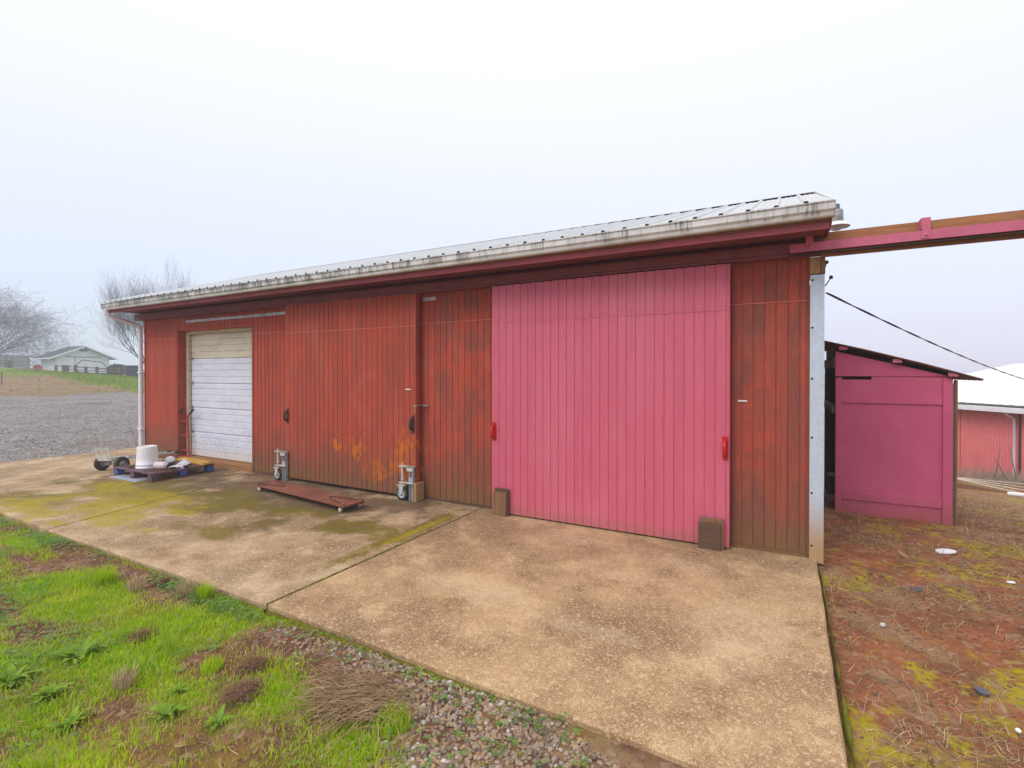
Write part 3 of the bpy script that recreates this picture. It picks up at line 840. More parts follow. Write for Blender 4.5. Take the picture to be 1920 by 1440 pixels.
q.tube([(7.50, -.148, 1.30), (7.505, -.10, 1.31), (7.52, -.05, 1.31)], .007, 8)
q.build('hasp_strap', MT['steel'], hs)
q = MB(); q.box((7.482, -.172, 1.20), (7.512, -.154, 1.245), .004); q.tube([(7.487, -.163, 1.24), (7.487, -.163, 1.285), (7.497, -.163, 1.297), (7.507, -.163, 1.285), (7.507, -.163, 1.24)], .004, 6)
q.build('padlock', plain('brass', (.50, .32, .10), None, .35, .8), hs)

# ---- caster jacks carrying the weathered door
def caster_jack(x, y, lab):
    j = empty('caster_jack', (x, y, 0), parent=barn); j['label'] = lab
    q = MB(); q.box((-.034, -.012, -.018), (.034, 0, .46), .002); q.box((-.034, -.045, -.018), (-.027, -.012, .46)); q.box((.027, -.045, -.018), (.034, -.012, .46))
    q.box((-.038, -.055, .22), (.038, -.046, .31), .002)
    q.build('channel', MT['galv2'], j)
    q = MB(); q.box((-.20, -.075, .452), (.05, -.012, .466), .002); MB().box((-.20, -.075, .225), (.05, -.012, .236), .002).build('bracket', MT['offwhite'], j)
    q.box((-.055, -.075, .40), (.052, -.055, .466), .002)
    q.build('bracket', MT['offwhite'], j)
    q = MB(); q.tube([(-.15, -.048, .20), (-.15, -.048, .51)], .009, 8); q.tube([(-.15, -.048, .29), (-.15, -.048, .45)], .016, 10); q.lathe([(0, .02), (.022, .02), (.022, 0), (0, 0)], 6, Matrix.Translation((-.15, -.048, .27)), False)
    q.build('screw_rod', MT['offwhite'], j)
    q = MB(); q.box((-.215, -.095, .192), (-.085, .0, .200), .002); q.lathe([(.03, .0), (.03, .022)], 12, Matrix.Translation((-.15, -.048, .17)))
    for s_ in (-.028, .028):
        q.add([(-.20, -.048+s_, .192), (-.105, -.048+s_, .192), (-.145, -.048+s_, .065), (-.165, -.048+s_, .065), (-.20, -.048+s_*1.12, .192), (-.105, -.048+s_*1.12, .192), (-.145, -.048+s_*1.12, .065), (-.165, -.048+s_*1.12, .065)],
              [(0,1,2,3), (4,7,6,5), (0,4,5,1), (1,5,6,2), (2,6,7,3), (3,7,4,0)])
    q.tube([(-.155, -.085, .077), (-.155, -.01, .077)], .010, 8)
    q.build('fork', MT['offwhite'], j)
    Mw = Matrix.Translation((-.155, -.048, .077)) @ Matrix.Rotation(R(90), 4, 'X')
    MB().lathe([(.062, -.018), (.085, -.020), (.095, -.012), (.096, 0), (.095, .012), (.085, .020), (.062, .018)], 28, Mw).build('tyre', MT['rubber'], j)
    MB().lathe([(0, -.016), (.025, -.020), (.030, -.010), (.056, -.012), (.063, -.019), (.063, .019), (.056, .012), (.030, .010), (.025, .020), (0, .016)], 24, Mw).build('rim', MT['alu'], j)
    return j
MT['galv2'] = plain('pale_galvanised_channel', (.46, .49, .53), (.34, .36, .38), .5, .25, scale=10)
caster_jack(4.77, -.155, 'caster jack at the left foot of the weathered door')
caster_jack(7.455, -.165, 'caster jack at the right foot of the weathered door')
MB().box((7.500, -.215, -.019), (7.552, -.045, .235), .006).build('stop_block', MT['woodz'], barn)

# ================================================================ things by the barn
def hz(x, y): return float(terrain(x, y))
# timber blocks at the foot of the pink door
for (x0, x1, h, lab, y0) in ((8.775, 8.985, .335, 'weathered timber block against left foot of the pink door', -.20), (11.215, 11.45, .31, 'dark weathered timber block against right foot of the pink door', -.205)):
    t = thing('timber_block', lab, 'block', ((x0 + x1) / 2, y0, ZS))
    w = (x1 - x0) / 2
    m1 = MT['brownwood'] if x0 < 10 else MT['darkwood']
    MB().box((-w, -.022, 0), (w - .02, .0, h - .045), .003).build('front_plank', m1, t, rot=(R(-2), 0, 0))
    MB().box((-w + .012, .003, 0), (w, .030, h), .003).build('rear_plank', MT['darkwood'] if x0 < 10 else MT['brownwood'], t, rot=(R(-1.5), 0, 0))
# red hand truck leaning in the garage recess
t = thing('hand_truck', 'red two-handled hand truck leaning beside the white garage door', 'hand truck', (1.30, .06, .075))
for (x, y) in ((-.14, -.03), (.09, .05)):
    MB().tube([(x + .05, y, .0), (x - .0, y, .70), (x + .0, y, .78), (x + .02, y, .82), (x + .06, y, .845), (x + .12, y - .012, .875)], .016, 10).build('rail', MT['cartred'], t)
    MB().tube([(x + .12, y - .012, .875), (x + .25, y - .03, .945)], [.020, .022], 10).build('grip', MT['black'], t)
for z in (.70, .42, .12):
    MB().tube([(-.14 + .05 * (1 - z / .7), -.03, z), (.09 + .05 * (1 - z / .7), .05, z)], .014, 8).build('crossbar', MT['cartred'], t)
MB().box((-.11, -.05, 0), (.20, .08, .008), .002).build('toe_plate', MT['cartred'], t)
# pale trolley lying on its back, nose plate up
t = thing('trolley', 'pale metal trolley lying flat with black tyres left of the pallet', 'trolley', (1.27, -1.20, ZS), R(14))
Mx = Matrix.Rotation(R(90), 4, 'Y')
for xx in (-.20, .26):
    wmb = Matrix.Translation((xx, .05, .135)) @ Mx
    wh = MB().lathe([(.075, -.034), (.11, -.040), (.128, -.030), (.135, -.010), (.135, .010), (.128, .030), (.11, .040), (.075, .034)], 28, wmb).build('tyre', MT['rubber'], t)
    MB().lathe([(0, -.030), (.03, -.034), (.034, -.015), (.070, -.018), (.077, -.034), (.077, .034), (.070, .018), (.034, .015), (.03, .034), (0, .030)], 20, wmb).build('rim', MT['greyrim'] if 'greyrim' in MT else MT['steel'], wh)
MB().tube([(-.25, .05, .135), (.31, .05, .135)], .012, 8).build('axle', MT['steel'], t)
q = MB()
for (a, c) in (((-.17, .20), (.17, .245)), ((-.17, .405), (.17, .44)), ((-.17, .245), (-.12, .405)), ((.12, .245), (.17, .405)), ((-.02, .245), (.02, .405)), ((-.12, .245), (-.02, .31)), ((.02, .245), (.12, .31))):
    q.box((a[0], -.02, a[1]), (c[0], -.014, c[1]))
q.build('nose_plate', MT['offwhite'], t, rot=(R(8), R(-4), 0))
for xx in (-.10, .10):
    MB().tube([(xx, -.01, .20), (xx + .08, .25, .215), (xx + .25, 1.02, .20)], .018, 10).build('rail', MT['alu'], t)
    MB().tube([(xx + .25, 1.02, .20), (xx + .27, 1.10, .198)], .022, 10).build('grip', MT['black'], t)
for yy in (.3, .7):
    MB().tube([(-.02 + yy * .2, yy, .21), (.18 + yy * .2, yy, .21)], .012, 8).build('crossbar', MT['alu'], t)
MB().box((-.18, .02, .10), (-.02, .10, .20), .01).build('axle_bracket', MT['steel'], t)
# pallet
pl = thing('pallet', 'purple and blue painted wooden pallet lying before the garage door', 'pallet', (2.36, -.80, ZS))
for i, xx in enumerate((-.56, 0, .56)):
    for j, yy in enumerate((-.45, 0, .45)):
        mt = MT['blue'] if (j > 0 or i == 0) and not (i == 1 and j == 0) else MT['purple']
        MB().box((xx - .065, yy - .055, .018), (xx + .065, yy + .055, .105), .006).build('block', mt, pl)
for i, yy in enumerate(np.linspace(-.46, .46, 7)):
    MB().box((-.62, yy - .055, .124), (.62, yy + .055, .142), .003).build('deck_board', (MT['purple'], MT['darkwood'])[1 if i in (1, 2, 4, 5) else 0], pl, rot=(0, 0, R(random.uniform(-.6, .6))))
for xx in (-.56, 0, .56):
    MB().box((xx - .06, -.51, .1055), (xx + .06, .51, .1235), .002).build('stringer', MT['purple'], pl)
    MB().box((xx - .06, -.51, .0), (xx + .06, .51, .0175), .002).build('bottom_board', MT['darkwood'], pl)
DZ = ZS + .142
tag(MB().box((-.42, -.006, 0), (.42, .25, .008), .002).build('blue_sheet', MT['bluesheet'] if 'bluesheet' in MT else MT['slate'], None, (2.30, -1.43, ZS), (0, 0, R(2))), 'pale blue sheet sticking out from under the pallet', 'sheet')
tag(MB().box((-.45, -.012, 0), (.45, .012, .012), .002).build('wood_lath', MT['woodz'], None, (2.32, -1.50, ZS), (0, 0, R(3))), 'thin pale lath on the slab along the pallet front', 'lath')
tag(MB().box((-.11, -.009, 0), (.11, .009, .010), .002).build('wood_stick', MT['woodz'], None, (3.16, -.98, ZS), (0, 0, R(50))), 'short thin stick on the slab right of the pallet', 'stick')
# inverted bucket
t = thing('bucket', 'white plastic bucket standing upside down on the pallet', 'bucket', (2.33, -1.06, DZ))
t.scale = (.88, .88, .95)
bk = MB().lathe([(.187, 0), (.190, .008), (.190, .035), (.182, .038), (.182, .060), (.188, .063), (.188, .078), (.180, .082), (.178, .20), (.166, .355), (.163, .385), (.158, .392), (.150, .394), (.146, .388), (0, .386)], 36).build('shell', MT['white'], t)
MB().lathe([(.186, .012), (.192, .012), (.192, .024), (.186, .024)], 36).build('rim', MT['white'], t)
MB().tube([(.19 * math.cos(a), .19 * math.sin(a), .055 - .05 * math.sin((a - R(-130)) / R(130) * math.pi)) for a in np.linspace(R(-130), R(0), 14)], .004, 6).build('wire_handle', MT['steel'], t)
q = MB()                                                     # grey printed panel: outline and lines of small print
def on_bucket(a, z, dr=.0012):
    r_ = .1795 - (z - .12) * .075 + dr
    return (r_ * math.cos(a), r_ * math.sin(a), z)
def bpatch(a0, a1, z0, z1):
    n = max(2, int(abs(a1 - a0) / .06))
    for i in range(n):
        aa, bb = a0 + (a1 - a0) * i / n, a0 + (a1 - a0) * (i + 1) / n
        q.add([on_bucket(aa, z0), on_bucket(bb, z0), on_bucket(bb, z1), on_bucket(aa, z1)], [(0, 1, 2, 3)])
A0, A1 = R(-42), R(12)
bpatch(A0, A1, .265, .268); bpatch(A0, A1, .145, .148); bpatch(A0, A0 + .02, .145, .268); bpatch(A1 - .02, A1, .145, .268)
for k, zz in enumerate((.250, .235, .22, .205, .19, .175, .16)):
    a = A0 + .08
    while a < A1 - .1:
        w = random.uniform(.03, .11)
        if random.random() < .7: bpatch(a, min(a + w, A1 - .05), zz, zz + .005)
        a += w + .03
q.build('printed_panel', plain('grey_print', (.45, .45, .47), None, .5), bk)
# ball, jug, rags, plank and scraps on the pallet
t = thing('ball', 'worn ball half white half grey on the pallet', 'ball', (2.42, -.74, DZ + .08))
t.scale = (.76, .76, .76)
n_ = 10
MB().lathe([(.105 * math.cos(a), .105 * math.sin(a)) for a in np.linspace(-math.pi/2, .02, n_)], 24).build('lower_half', MT['greyball'], t, rot=(R(14), R(10), 0))
MB().lathe([(.105 * math.cos(a), .105 * math.sin(a)) for a in np.linspace(.02, math.pi/2, n_)], 24).build('upper_half', MT['white'], t, rot=(R(14), R(10), 0))
t = thing('jug', 'pale pink plastic jug lying on its side at pallet edge', 'jug', (2.70, -1.02, DZ + .065), R(20))
MB().lathe([(0, -.115), (.045, -.113), (.062, -.10), (.066, -.06), (.066, .05), (.060, .085), (.035, .105), (.020, .115), (.020, .13), (0, .131)], 22, Matrix.Rotation(R(90), 4, 'Y')).build('body', MT['pinkplastic'], t)
MB().lathe([(.024, .118), (.024, .145), (0, .146)], 16, Matrix.Rotation(R(90), 4, 'Y')).build('cap', MT['black'], t)
def rag(name, label, loc, w, d, h, seed):
    n = 16; vs_ = []; fs = []
    for i in range(n):
        for j in range(n):
            u, v = i / (n - 1) * 2 - 1, j / (n - 1) * 2 - 1
            k = 1 + .22 * lump(u, v, 1.6, seed)
            z = h * max(0, 1 - (u*u + v*v) * .7) * (.55 + .9 * abs(lump(u, v, 2.2, seed + 3))) + .012 * abs(lump(u, v, 6, seed)) + .004
            vs_.append((u * w * k, v * d * k, z))
    for i in range(n - 1):
        for j in range(n - 1): fs.append((i*n+j, (i+1)*n+j, (i+1)*n+j+1, i*n+j+1))
    o = MB().add(vs_, fs, True).build(name, MT['cloth'], None, loc, (0, 0, R(25)))
    return tag(o, label, 'rag')
rag('rag', 'crumpled white rag heaped beside the yellow plank', (2.60, -.60, DZ + .004), .10, .09, .085, 1.0)
rag('rag', 'flat white rag hanging over the pallet edge', (2.78, -.78, DZ), .14, .10, .045, 5.0)
t = thing('yellow_plank', 'yellow plank lying across the back of the pallet', 'plank', (2.50, -.38, DZ + .012), R(-4))
MB().box((-.52, -.085, 0), (.52, .085, .022), .003).build('board', MT['yellowwood'], t, rot=(R(7), 0, 0))
MB().box((.47, -.086, .0225), (.50, .086, .026), .001).build('metal_band', MT['iron'], t, rot=(R(7), 0, 0))
tag(MB().box((-.14, -.10, 0), (.14, .10, .05), .006).build('brown_box', MT['brownbox'] if 'brownbox' in MT else MT['darkwood'], None, (2.22, -1.12, DZ), (0, 0, R(12))), 'flat dark brown box beside the upturned bucket', 'box')
t = thing('clamp', 'black and grey clamp tool lying on the pallet corner', 'clamp', (2.90, -.83, DZ + .012), R(70))
MB().tube([(-.13, 0, .008), (.10, .01, .008)], .009, 8).build('bar', MT['steel'], t)
MB().box((.05, -.03, 0), (.12, .04, .03), .006).build('jaw', MT['black'], t); MB().box((-.15, -.015, 0), (-.06, .02, .024), .006).build('grip', MT['black'], t)
# creeper: long rusty plate on small wheels
cr = thing('creeper', 'long rusty flat creeper on small wheels before the red door', 'creeper', (6.03, -.80, ZS), R(-6.5))
cr.scale = (.89, .86, 1)
MB().extrude([(-1.20, -.17), (-1.15, -.20), (1.20, -.20), (1.24, -.16), (1.24, .16), (1.20, .20), (-1.15, .20), (-1.20, .17)], .092, .098, 'z').build('deck_plate', MT['rust'], cr)
q = MB(); q.box((-1.18, -.20, .078), (1.22, -.193, .0915)); q.box((-1.18, .193, .078), (1.22, .20, .0915)); q.box((1.19, -.19, .070), (1.23, .19, .0915)); q.box((-1.19, -.19, .070), (-1.15, .19, .0915))
q.build('deck_frame', MT['rust'], cr)
for xx in (-1.08, 1.13):
    MB().tube([(xx, -.185, .030), (xx, .185, .030)], .012, 8).build('axle', MT['iron'], cr)
    MB().box((xx - .03, -.03, .03), (xx + .03, .03, .078), .002).build('truck', MT['iron'], cr)
    for yy in (-.165, .165):
        MB().lathe([(0, -.022), (.010, -.024), (.024, -.022), (.030, -.012), (.030, .012), (.024, .022), (.010, .024), (0, .022)], 18, Matrix.Translation((xx, yy, .030)) @ Matrix.Rotation(R(90), 4, 'X')).build('wheel', MT['cream'], cr)
for s_, xx in ((1, -1.14), (-1, 1.18)):
    MB().tube([(xx, -.16, .106), (xx + s_ * .30, -.10, .107), (xx + s_ * .50, -.03, .108), (xx + s_ * .54, 0, .108), (xx + s_ * .50, .03, .108), (xx + s_ * .30, .10, .107), (xx, .16, .106)], .006, 8).build('wire_handle', MT['iron'], cr)
    for yy in (-.16, .16):
        MB().tube([(xx - .03, yy, .106), (xx + .03, yy, .106)], .018, 8).build('eyelet', MT['rust'], cr)

# ================================================================ barn light and overhead wire
t = thing('yard_light', 'grey yard light with white dish beyond the roof corner', 'light', (12.70, 3.91, 4.12))
MB().lathe([(0, .235), (.088, .235), (.092, .215), (.098, .06), (.085, .04)], 24).build('housing', MT['steel'], t)
MB().lathe([(.085, .045), (.11, .040), (.165, .0), (.185, -.03), (.186, -.036), (.160, -.005), (.105, .030)], 28).build('reflector', MT['white'], t)
MB().lathe([(0, .33), (.040, .33), (.046, .318), (.046, .25), (.05, .235)], 16).build('photocell', MT['bluecap'], t)
MB().lathe([(0, -.09), (.06, -.08), (.09, -.03), (.10, .0)], 18).build('lens', MT['offwhite'], t)
MB().tube([(0, 0, .12), (-.20, 0, .14), (-.26, 0, .10), (-.35, 0, -.35), (-.385, 0, -.5)], .02, 8).build('arm', MT['galv2'], t)
def catenary(a, b, sag, n=24):
    a = Vector(a); b = Vector(b)
    return [a.lerp(b, i / n) - Vector((0, 0, sag * 4 * (i / n) * (1 - i / n))) for i in range(n + 1)]
t = thing('overhead_cable', 'black twisted cable running from the barn corner past the pink shed', 'cable', (12.33, .03, 2.52))
pts = [p - Vector((12.33, .03, 2.52)) for p in catenary((12.33, .03, 2.52), (19.2, 15.2, 1.32), .16, 60)]
pr = []
for sgn in (0, math.pi):
    pp = [p + Vector((.006 * math.cos(i * 1.1 + sgn), 0, .006 * math.sin(i * 1.1 + sgn))) for i, p in enumerate(pts)]
    MB().tube(pp, .0055, 6).build('strand', MT['cable'], t)
for (loc, tip, lab) in (((12.30, .287, 2.76), (12.345, .287, 2.86), 'upper'), ((12.30, .182, 2.60), (12.375, .182, 2.69), 'lower')):
    q = MB(); a = Vector(loc); c = Vector(tip)
    q.tube([a, a.lerp(c, .3) + Vector((.01, 0, -.01)), c], .006, 6); q.lathe([(0, -.018), (.014, -.015), (.018, 0), (.012, .016), (0, .02)], 10, Matrix.Translation(c))
    tag(q.build('insulator', MT['iron']), lab + ' of two small insulators on the barn corner above the cable', 'insulator', 'insulators on the barn corner')

# ================================================================ pink shed behind the barn corner
SX0, SX1, SY0, SY1 = 12.585, 13.80, 2.42, 4.45
ZG = -.13
sh = thing('shed', 'small magenta lean-to shed with open dark side right of barn', 'shed', (SX0, SY0, ZG))
W_ = SX1 - SX0; L_ = SY1 - SY0
h0, h1 = 2.20, 1.82          # wall tops left and right above the base
MB().box((.02, .012, 0), (W_ - .02, .03, 1.80)).build('front_panel', MT['magenta'], sh)
MB().box((.40, .013, 1.801), (W_ - .01, .029, 1.846)).build('filler_strip', MT['magenta'], sh)
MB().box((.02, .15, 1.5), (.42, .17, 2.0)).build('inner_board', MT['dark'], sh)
MB().extrude([(.0, 1.845), (W_, 1.845), (W_, h1 + .02), (.0, h0 - .02)], .006, .024, 'y').build('gable_board', MT['magenta'], sh)
for (x0, x1, z0, z1) in ((.0, .075, -.0, 1.825), (W_ - .095, W_, -.03, 1.825)):
    MB().box((x0, -.014, z0), (x1, .010, z1), .003).build('trim_stile', MT['magenta'], sh)
for z0, z1 in ((1.49, 1.58), (.20, .31)):
    MB().box((.078, -.010, z0), (W_ - .098, .010, z1), .003).build('trim_rail', MT['magenta'], sh)
MB().box((.0, .031, -.05), (.075, .10, 2.10)).build('post', MT['darkwood'], sh)
MB().box((W_ - .08, .031, -.05), (W_, .10, 1.78)).build('post', MT['brownwood'], sh)
MB().box((0, L_ - .08, -.3), (.08, L_, 2.10)).build('post', MT['darkwood'], sh)
MB().box((W_ + .002, .02, -.05), (W_ + .022, L_, 1.76)).build('side_wall', MT['greywood'], sh)
MB().box((W_ + .024, -.005, -.05), (W_ + .048, .075, 1.80), .003).build('edge_batten', MT['brownwood'], sh)
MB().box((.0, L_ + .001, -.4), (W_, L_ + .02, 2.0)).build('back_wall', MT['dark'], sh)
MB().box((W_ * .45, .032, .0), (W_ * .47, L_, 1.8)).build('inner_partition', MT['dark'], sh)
MB().box((-.04, .05, 1.34), (.05, L_ - .05, 1.42), .004).build('side_shelf', MT['greywood'], sh)
MB().box((-.02, .05, 1.96), (.02, L_ - .05, 2.10), .004).build('side_beam', MT['greywood'], sh)
MB().box((.015, .05, 2.10), (.03, L_ - .05, 2.255)).build('side_gap_panel', MT['darkwood'], sh)  # dark panel added to shut out the sky showing under the roof
MB().tube([(-.06, .45, .42), (.30, .55, .45)], .03, 8).build('stored_pipe', MT['steel'], sh)
MB().tube([(-.10, .35, .22), (.0, .5, .02)], .012, 8).build('stored_stick', MT['offwhite'], sh)
# corrugated roof, sloping down to the right
n = 90; vs_ = []; fs = []
sl = (h1 - h0) / W_
prev = None
for j, yy in enumerate(np.linspace(-.10, L_ + .12, n)):
    zz = .012 * math.cos(j * math.pi * .75)
    for k, xx in enumerate((-.28, .25 * W_, .5 * W_, .75 * W_, W_ + .26)):
        dz = -.018 * (1 if k in (0, 4) else 0)
        vs_.append((xx, yy, h0 + .085 + sl * xx + zz + dz))
    if j:
        for k in range(4): fs.append((5*(j-1)+k, 5*j+k, 5*j+k+1, 5*(j-1)+k+1))
o = MB().add(vs_, fs, True).build('roof_sheet', MT['shedroof'], sh)
so = o.modifiers.new('thick', 'SOLIDIFY'); so.thickness = .004
for xx in (.03, W_ * .5, W_ - .06):
    q = MB(); zc = h0 + sl * xx
    q.box((xx, -.06, zc + .005), (xx + .10, L_, zc + .055), 0)
    q.build('purlin', MT['darkwood'], sh)
    MB().box((xx + .002, -.068, zc + .007), (xx + .098, -.061, zc + .053)).build('purlin_end', MT['railpink'], sh)

# ================================================================ far red barn on the right
A_ = Vector((17.29, 16.72)); e_ = Vector((.5495, -.8355)); n_v = Vector((.8355, .5495))
o_ = A_ - e_ * 4.0
ang = math.atan2(e_.y, e_.x)
rb = thing('red_barn', 'faded red corrugated barn with white roof behind the pink shed', 'barn', (o_.x, o_.y, -1.9), ang)
LB = 16.0
def corr(L, h, amp=.018, pitch=.09, name='wall_sheet'):
    n = int(L / pitch * 4); vs_ = []; fs = []
    for i in range(n + 1):
        x = i * pitch / 4; y = -amp * math.cos(i * math.pi / 2)
        vs_ += [(x, y, 0), (x, y, h)]
        if i: fs.append((2*i-2, 2*i, 2*i+1, 2*i-1))
    return MB().add(vs_, fs, True)
seg = LB / 8
cm = corr(seg - .01, 2.58).mesh('wall_sheet', MT['barnred'])
for i in range(8): link_mesh('wall_sheet', cm, rb, (i * seg, 0, 0))
q = MB(); q.box((0, .02, -.3), (LB, .1, 2.6)); q.extrude([(.02, -.3), (14, -.3), (14, 2.6), (7, 3.95), (.02, 2.6)], -.01, .05, 'x'); q.build('wall_frame', MT['barnred'], rb)
MB().extrude([(-.35, 2.66), (7, 4.04), (14.35, 2.66), (14.35, 2.62), (7, 4.0), (-.35, 2.62)], -.25, LB, 'x').build('roof', MT['whiteroof'], rb)
vs_ = []; fs = []
for i in range(int(LB / .15) + 1):
    x = -.25 + i * .15; z = .012 * (i % 2)
    vs_ += [(x, -.37, 2.672 + z), (x, 7, 4.052 + z)]
    if i: fs.append((2*i-2, 2*i, 2*i+1, 2*i-1))
MB().add(vs_, fs).build('roof_ribs', MT['whiteroof'], rb)
MB().box((-.25, -.48, 2.44), (LB, -.355, 2.60), .01).build('gutter', MT['whitepaint'], rb)
MB().box((-.25, -.34, 2.46), (LB, .0, 2.50)).build('soffit', MT['dark'], rb)
MB().box((-.25, -.40, 2.61), (LB, -.372, 2.655), .008).build('moss_line', MT['hedge'], rb)
for xx in (5.72, 11.5):
    MB().tube([(xx, -.40, 2.46), (xx, -.30, 2.36), (xx, -.07, 2.25), (xx, -.06, .1)], .035, 10).build('downspout', MT['whitepaint'], rb)
    MB().box((xx + .09, -.03, 0), (xx + .15, -.020, 2.5)).build('dark_joint', MT['iron'], rb)
# poles lying on the slope and dead brush
def ground_pole(a, b, r, mat, lab, name, grp=None, lift=.0):
    az, bz = hz(*a) + r + lift, hz(*b) + r + lift
    pts = [(a[0] + (b[0]-a[0])*t_, a[1] + (b[1]-a[1])*t_, az + (bz-az)*t_ ) for t_ in (0, .33, .66, 1)]
    t = MB().tube([Vector(p) - Vector(pts[0]) for p in pts], r, 8).build(name, mat, None, pts[0])
    return tag(t, lab, 'pole', grp)
for i, (xb, yb, zb_) in enumerate(((16.815, 9.851, -.965), (17.117, 10.814, -1.046), (17.42, 11.778, -1.13), (17.722, 12.741, -1.205))):
    a = Vector((15.66 + .05 * i, 10.40 + .13 * i, -.845 - .012 * i)); c = a + (Vector((xb, yb, zb_)) - a) * 1.9
    o = MB().tube([Vector((0, 0, 0)), (c - a) * .5 - Vector((0, 0, .03)), c - a], .017, 8).build('long_pole', MT['woodpale'], None, a)
    tag(o, ('nearest', 'second nearest', 'third nearest', 'farthest')[i] + ' of four long pale poles lying before the red corrugated barn', 'pole', 'long pale poles lying by the red barn')
tag(MB().box((-.05, 0, -.13), (.05, 2.9, .02), .008).build('timber_beam', MT['brownwood'], None, (15.62, 10.30, -.92), (R(-4.5), 0, R(-112))), 'brown timber beam lying under the long pale poles', 'beam')
ground_pole((16.15, 8.75), (17.6, 8.15), .045, MT['white'], 'short fat white pipe lying on the ground right of the shed', 'white_pipe')

# ================================================================ left background
zb = 1.72
wb = thing('white_barn', 'small white gabled barn with grey roof on the foggy rise', 'barn', (-84.4, 27.2, zb))
WBL, WBD, EH, PK = 6.8, 5.2, 2.6, 4.15
q = MB(); q.extrude([(0, -.5), (WBL, -.5), (WBL, EH), (WBL / 2, PK - .1), (0, EH)], -WBD, 0, 'x'); q.build('wall', MT['whitepaint'], wb)
for k in range(17):
    MB().box((.004, .1 + k * .41, .0), (.03, .14 + k * .41, EH - .05)).build('batten', MT['whitepaint'], wb)
q = MB(); s_ = (PK - EH) / (WBL / 2)
q.extrude([(-.9, EH - .9 * s_ + .12), (WBL / 2, PK + .12), (WBL + .9, EH - .9 * s_ + .12), (WBL + .9, EH - .9 * s_), (WBL / 2, PK), (-.9, EH - .9 * s_)], -WBD - .4, .75, 'x')
rf = q.build('roof', MT['shingle'], wb)
for sg in (0, 1):
    a = (-.92, EH - .92 * s_) if sg == 0 else (WBL + .92, EH - .92 * s_)
    MB().extrude([(a[0], a[1] - .12), (WBL / 2, PK - .10), (WBL / 2, PK + .13), (a[0], a[1] + .13)], .752, .80, 'x').build('barge_board', MT['whitepaint'], rf)
MB().box((-WBD - .4, -.98, EH - .9 * s_ - .08), (.74, -.905, EH - .9 * s_ + .1)).build('fascia', MT['whitepaint'], rf)
MB().box((.01, 2.9, PK - .75), (.06, 3.9, PK - .45)).build('vent', MT['shingle'], wb)
MB().box((.01, 1.3, 2.46), (.09, 5.6, 2.56)).build('door_track', MT['fence'], wb)
MB().box((.032, 2.30, .0), (.06, 2.36, 2.42)).build('door_edge', MT['fence'], wb)
MB().tube([(.3, -.95, EH - .5), (.25, -.9, EH - .75), (.12, -.12, EH - .95), (.12, -.1, .1)], .05, 6).build('downspout', MT['whitepaint'], wb)

def at(px, Z):           # a spot on the rise, from bearing and distance
    k = (px - 960) / 933
    return CAM.x + Z * (-.4802 + .8771 * k), CAM.y + Z * (.8771 + .4802 * k)
# post and rail fence
f0 = Vector((*at(105, 56), hz(*at(105, 56)))); f1 = Vector((*at(275, 46), hz(*at(275, 46)))) - f0
fn = thing('rail_fence', 'grey wooden post and rail fence in front of the white barn', 'fence', tuple(f0))
pz = []
for k in range(9):
    p = f1 * (k / 8); w = .11 if k not in (1,) else .30
    MB().box((p.x - .1, p.y - w, p.z - .5), (p.x + .1, p.y + w, p.z + .82 + .05 * (k % 3)), .01).build('post', MT['fence'], fn)
for k in range(8):
    a, c = f1 * (k / 8), f1 * ((k + 1) / 8)
    for zz in ((.72, .42) if k not in (0,) else (.74,)):
        MB().tube([(a.x + .12, a.y, a.z + zz), (c.x + .12, c.y, c.z + zz + .01)], .055, 6).build('rail', MT['fence'], fn)
# tube frame
hx, hy = at(170, 45); g = hz(hx, hy)
tf = thing('tube_frame', 'dark steel tube frame with arched hoop standing before the fence', 'frame', (hx, hy, g), math.atan2(at(200, 45)[1] - at(140, 45)[1], at(200, 45)[0] - at(140, 45)[0]))
hoop = [(-1.45, 0, -.2), (-1.42, 0, .75), (-.75, 0, 1.32), (1.05, 0, 1.10), (1.48, 0, .65), (1.45, 0, -.3)]
MB().tube(hoop, .035, 8).build('hoop', MT['iron'], tf)
MB().tube([(-1.42, 0, .75), (1.45, 0, .45)], .022, 6).build('crossbar', MT['iron'], tf)
MB().tube([(-1.45, .05, .28), (-.6, .05, .20), (1.45, .05, -.02)], .045, 6).build('sill_bar', MT['iron'], tf)
for xx in (-1.5, -.75, .35, 1.0):
    MB().tube([(xx + .35, 0, .26 - .1 * xx), (xx, 0, -.4)], .032, 6).build('strut', MT['iron'], tf)
for xx in (-.45, .98): MB().box((xx - .22, .02, -.45), (xx + .25, .08, .15)).build('plate', MT['iron'], tf)
# dark slatted bin
bx, by = at(252, 46); g = hz(bx, by)
bn = thing('slatted_bin', 'dark slatted bin stack at fence end beside the downspout', 'bin', (bx, by, g), R(60))
MB().box((-.55, -.55, -.4), (.55, .55, 1.12)).build('core', MT['dark'], bn)
for k in range(6):
    MB().box((-.60, -.60, -.2 + k * .23), (.60, .60, -.02 + k * .23), .01).build('slat', MT['slate'], bn)
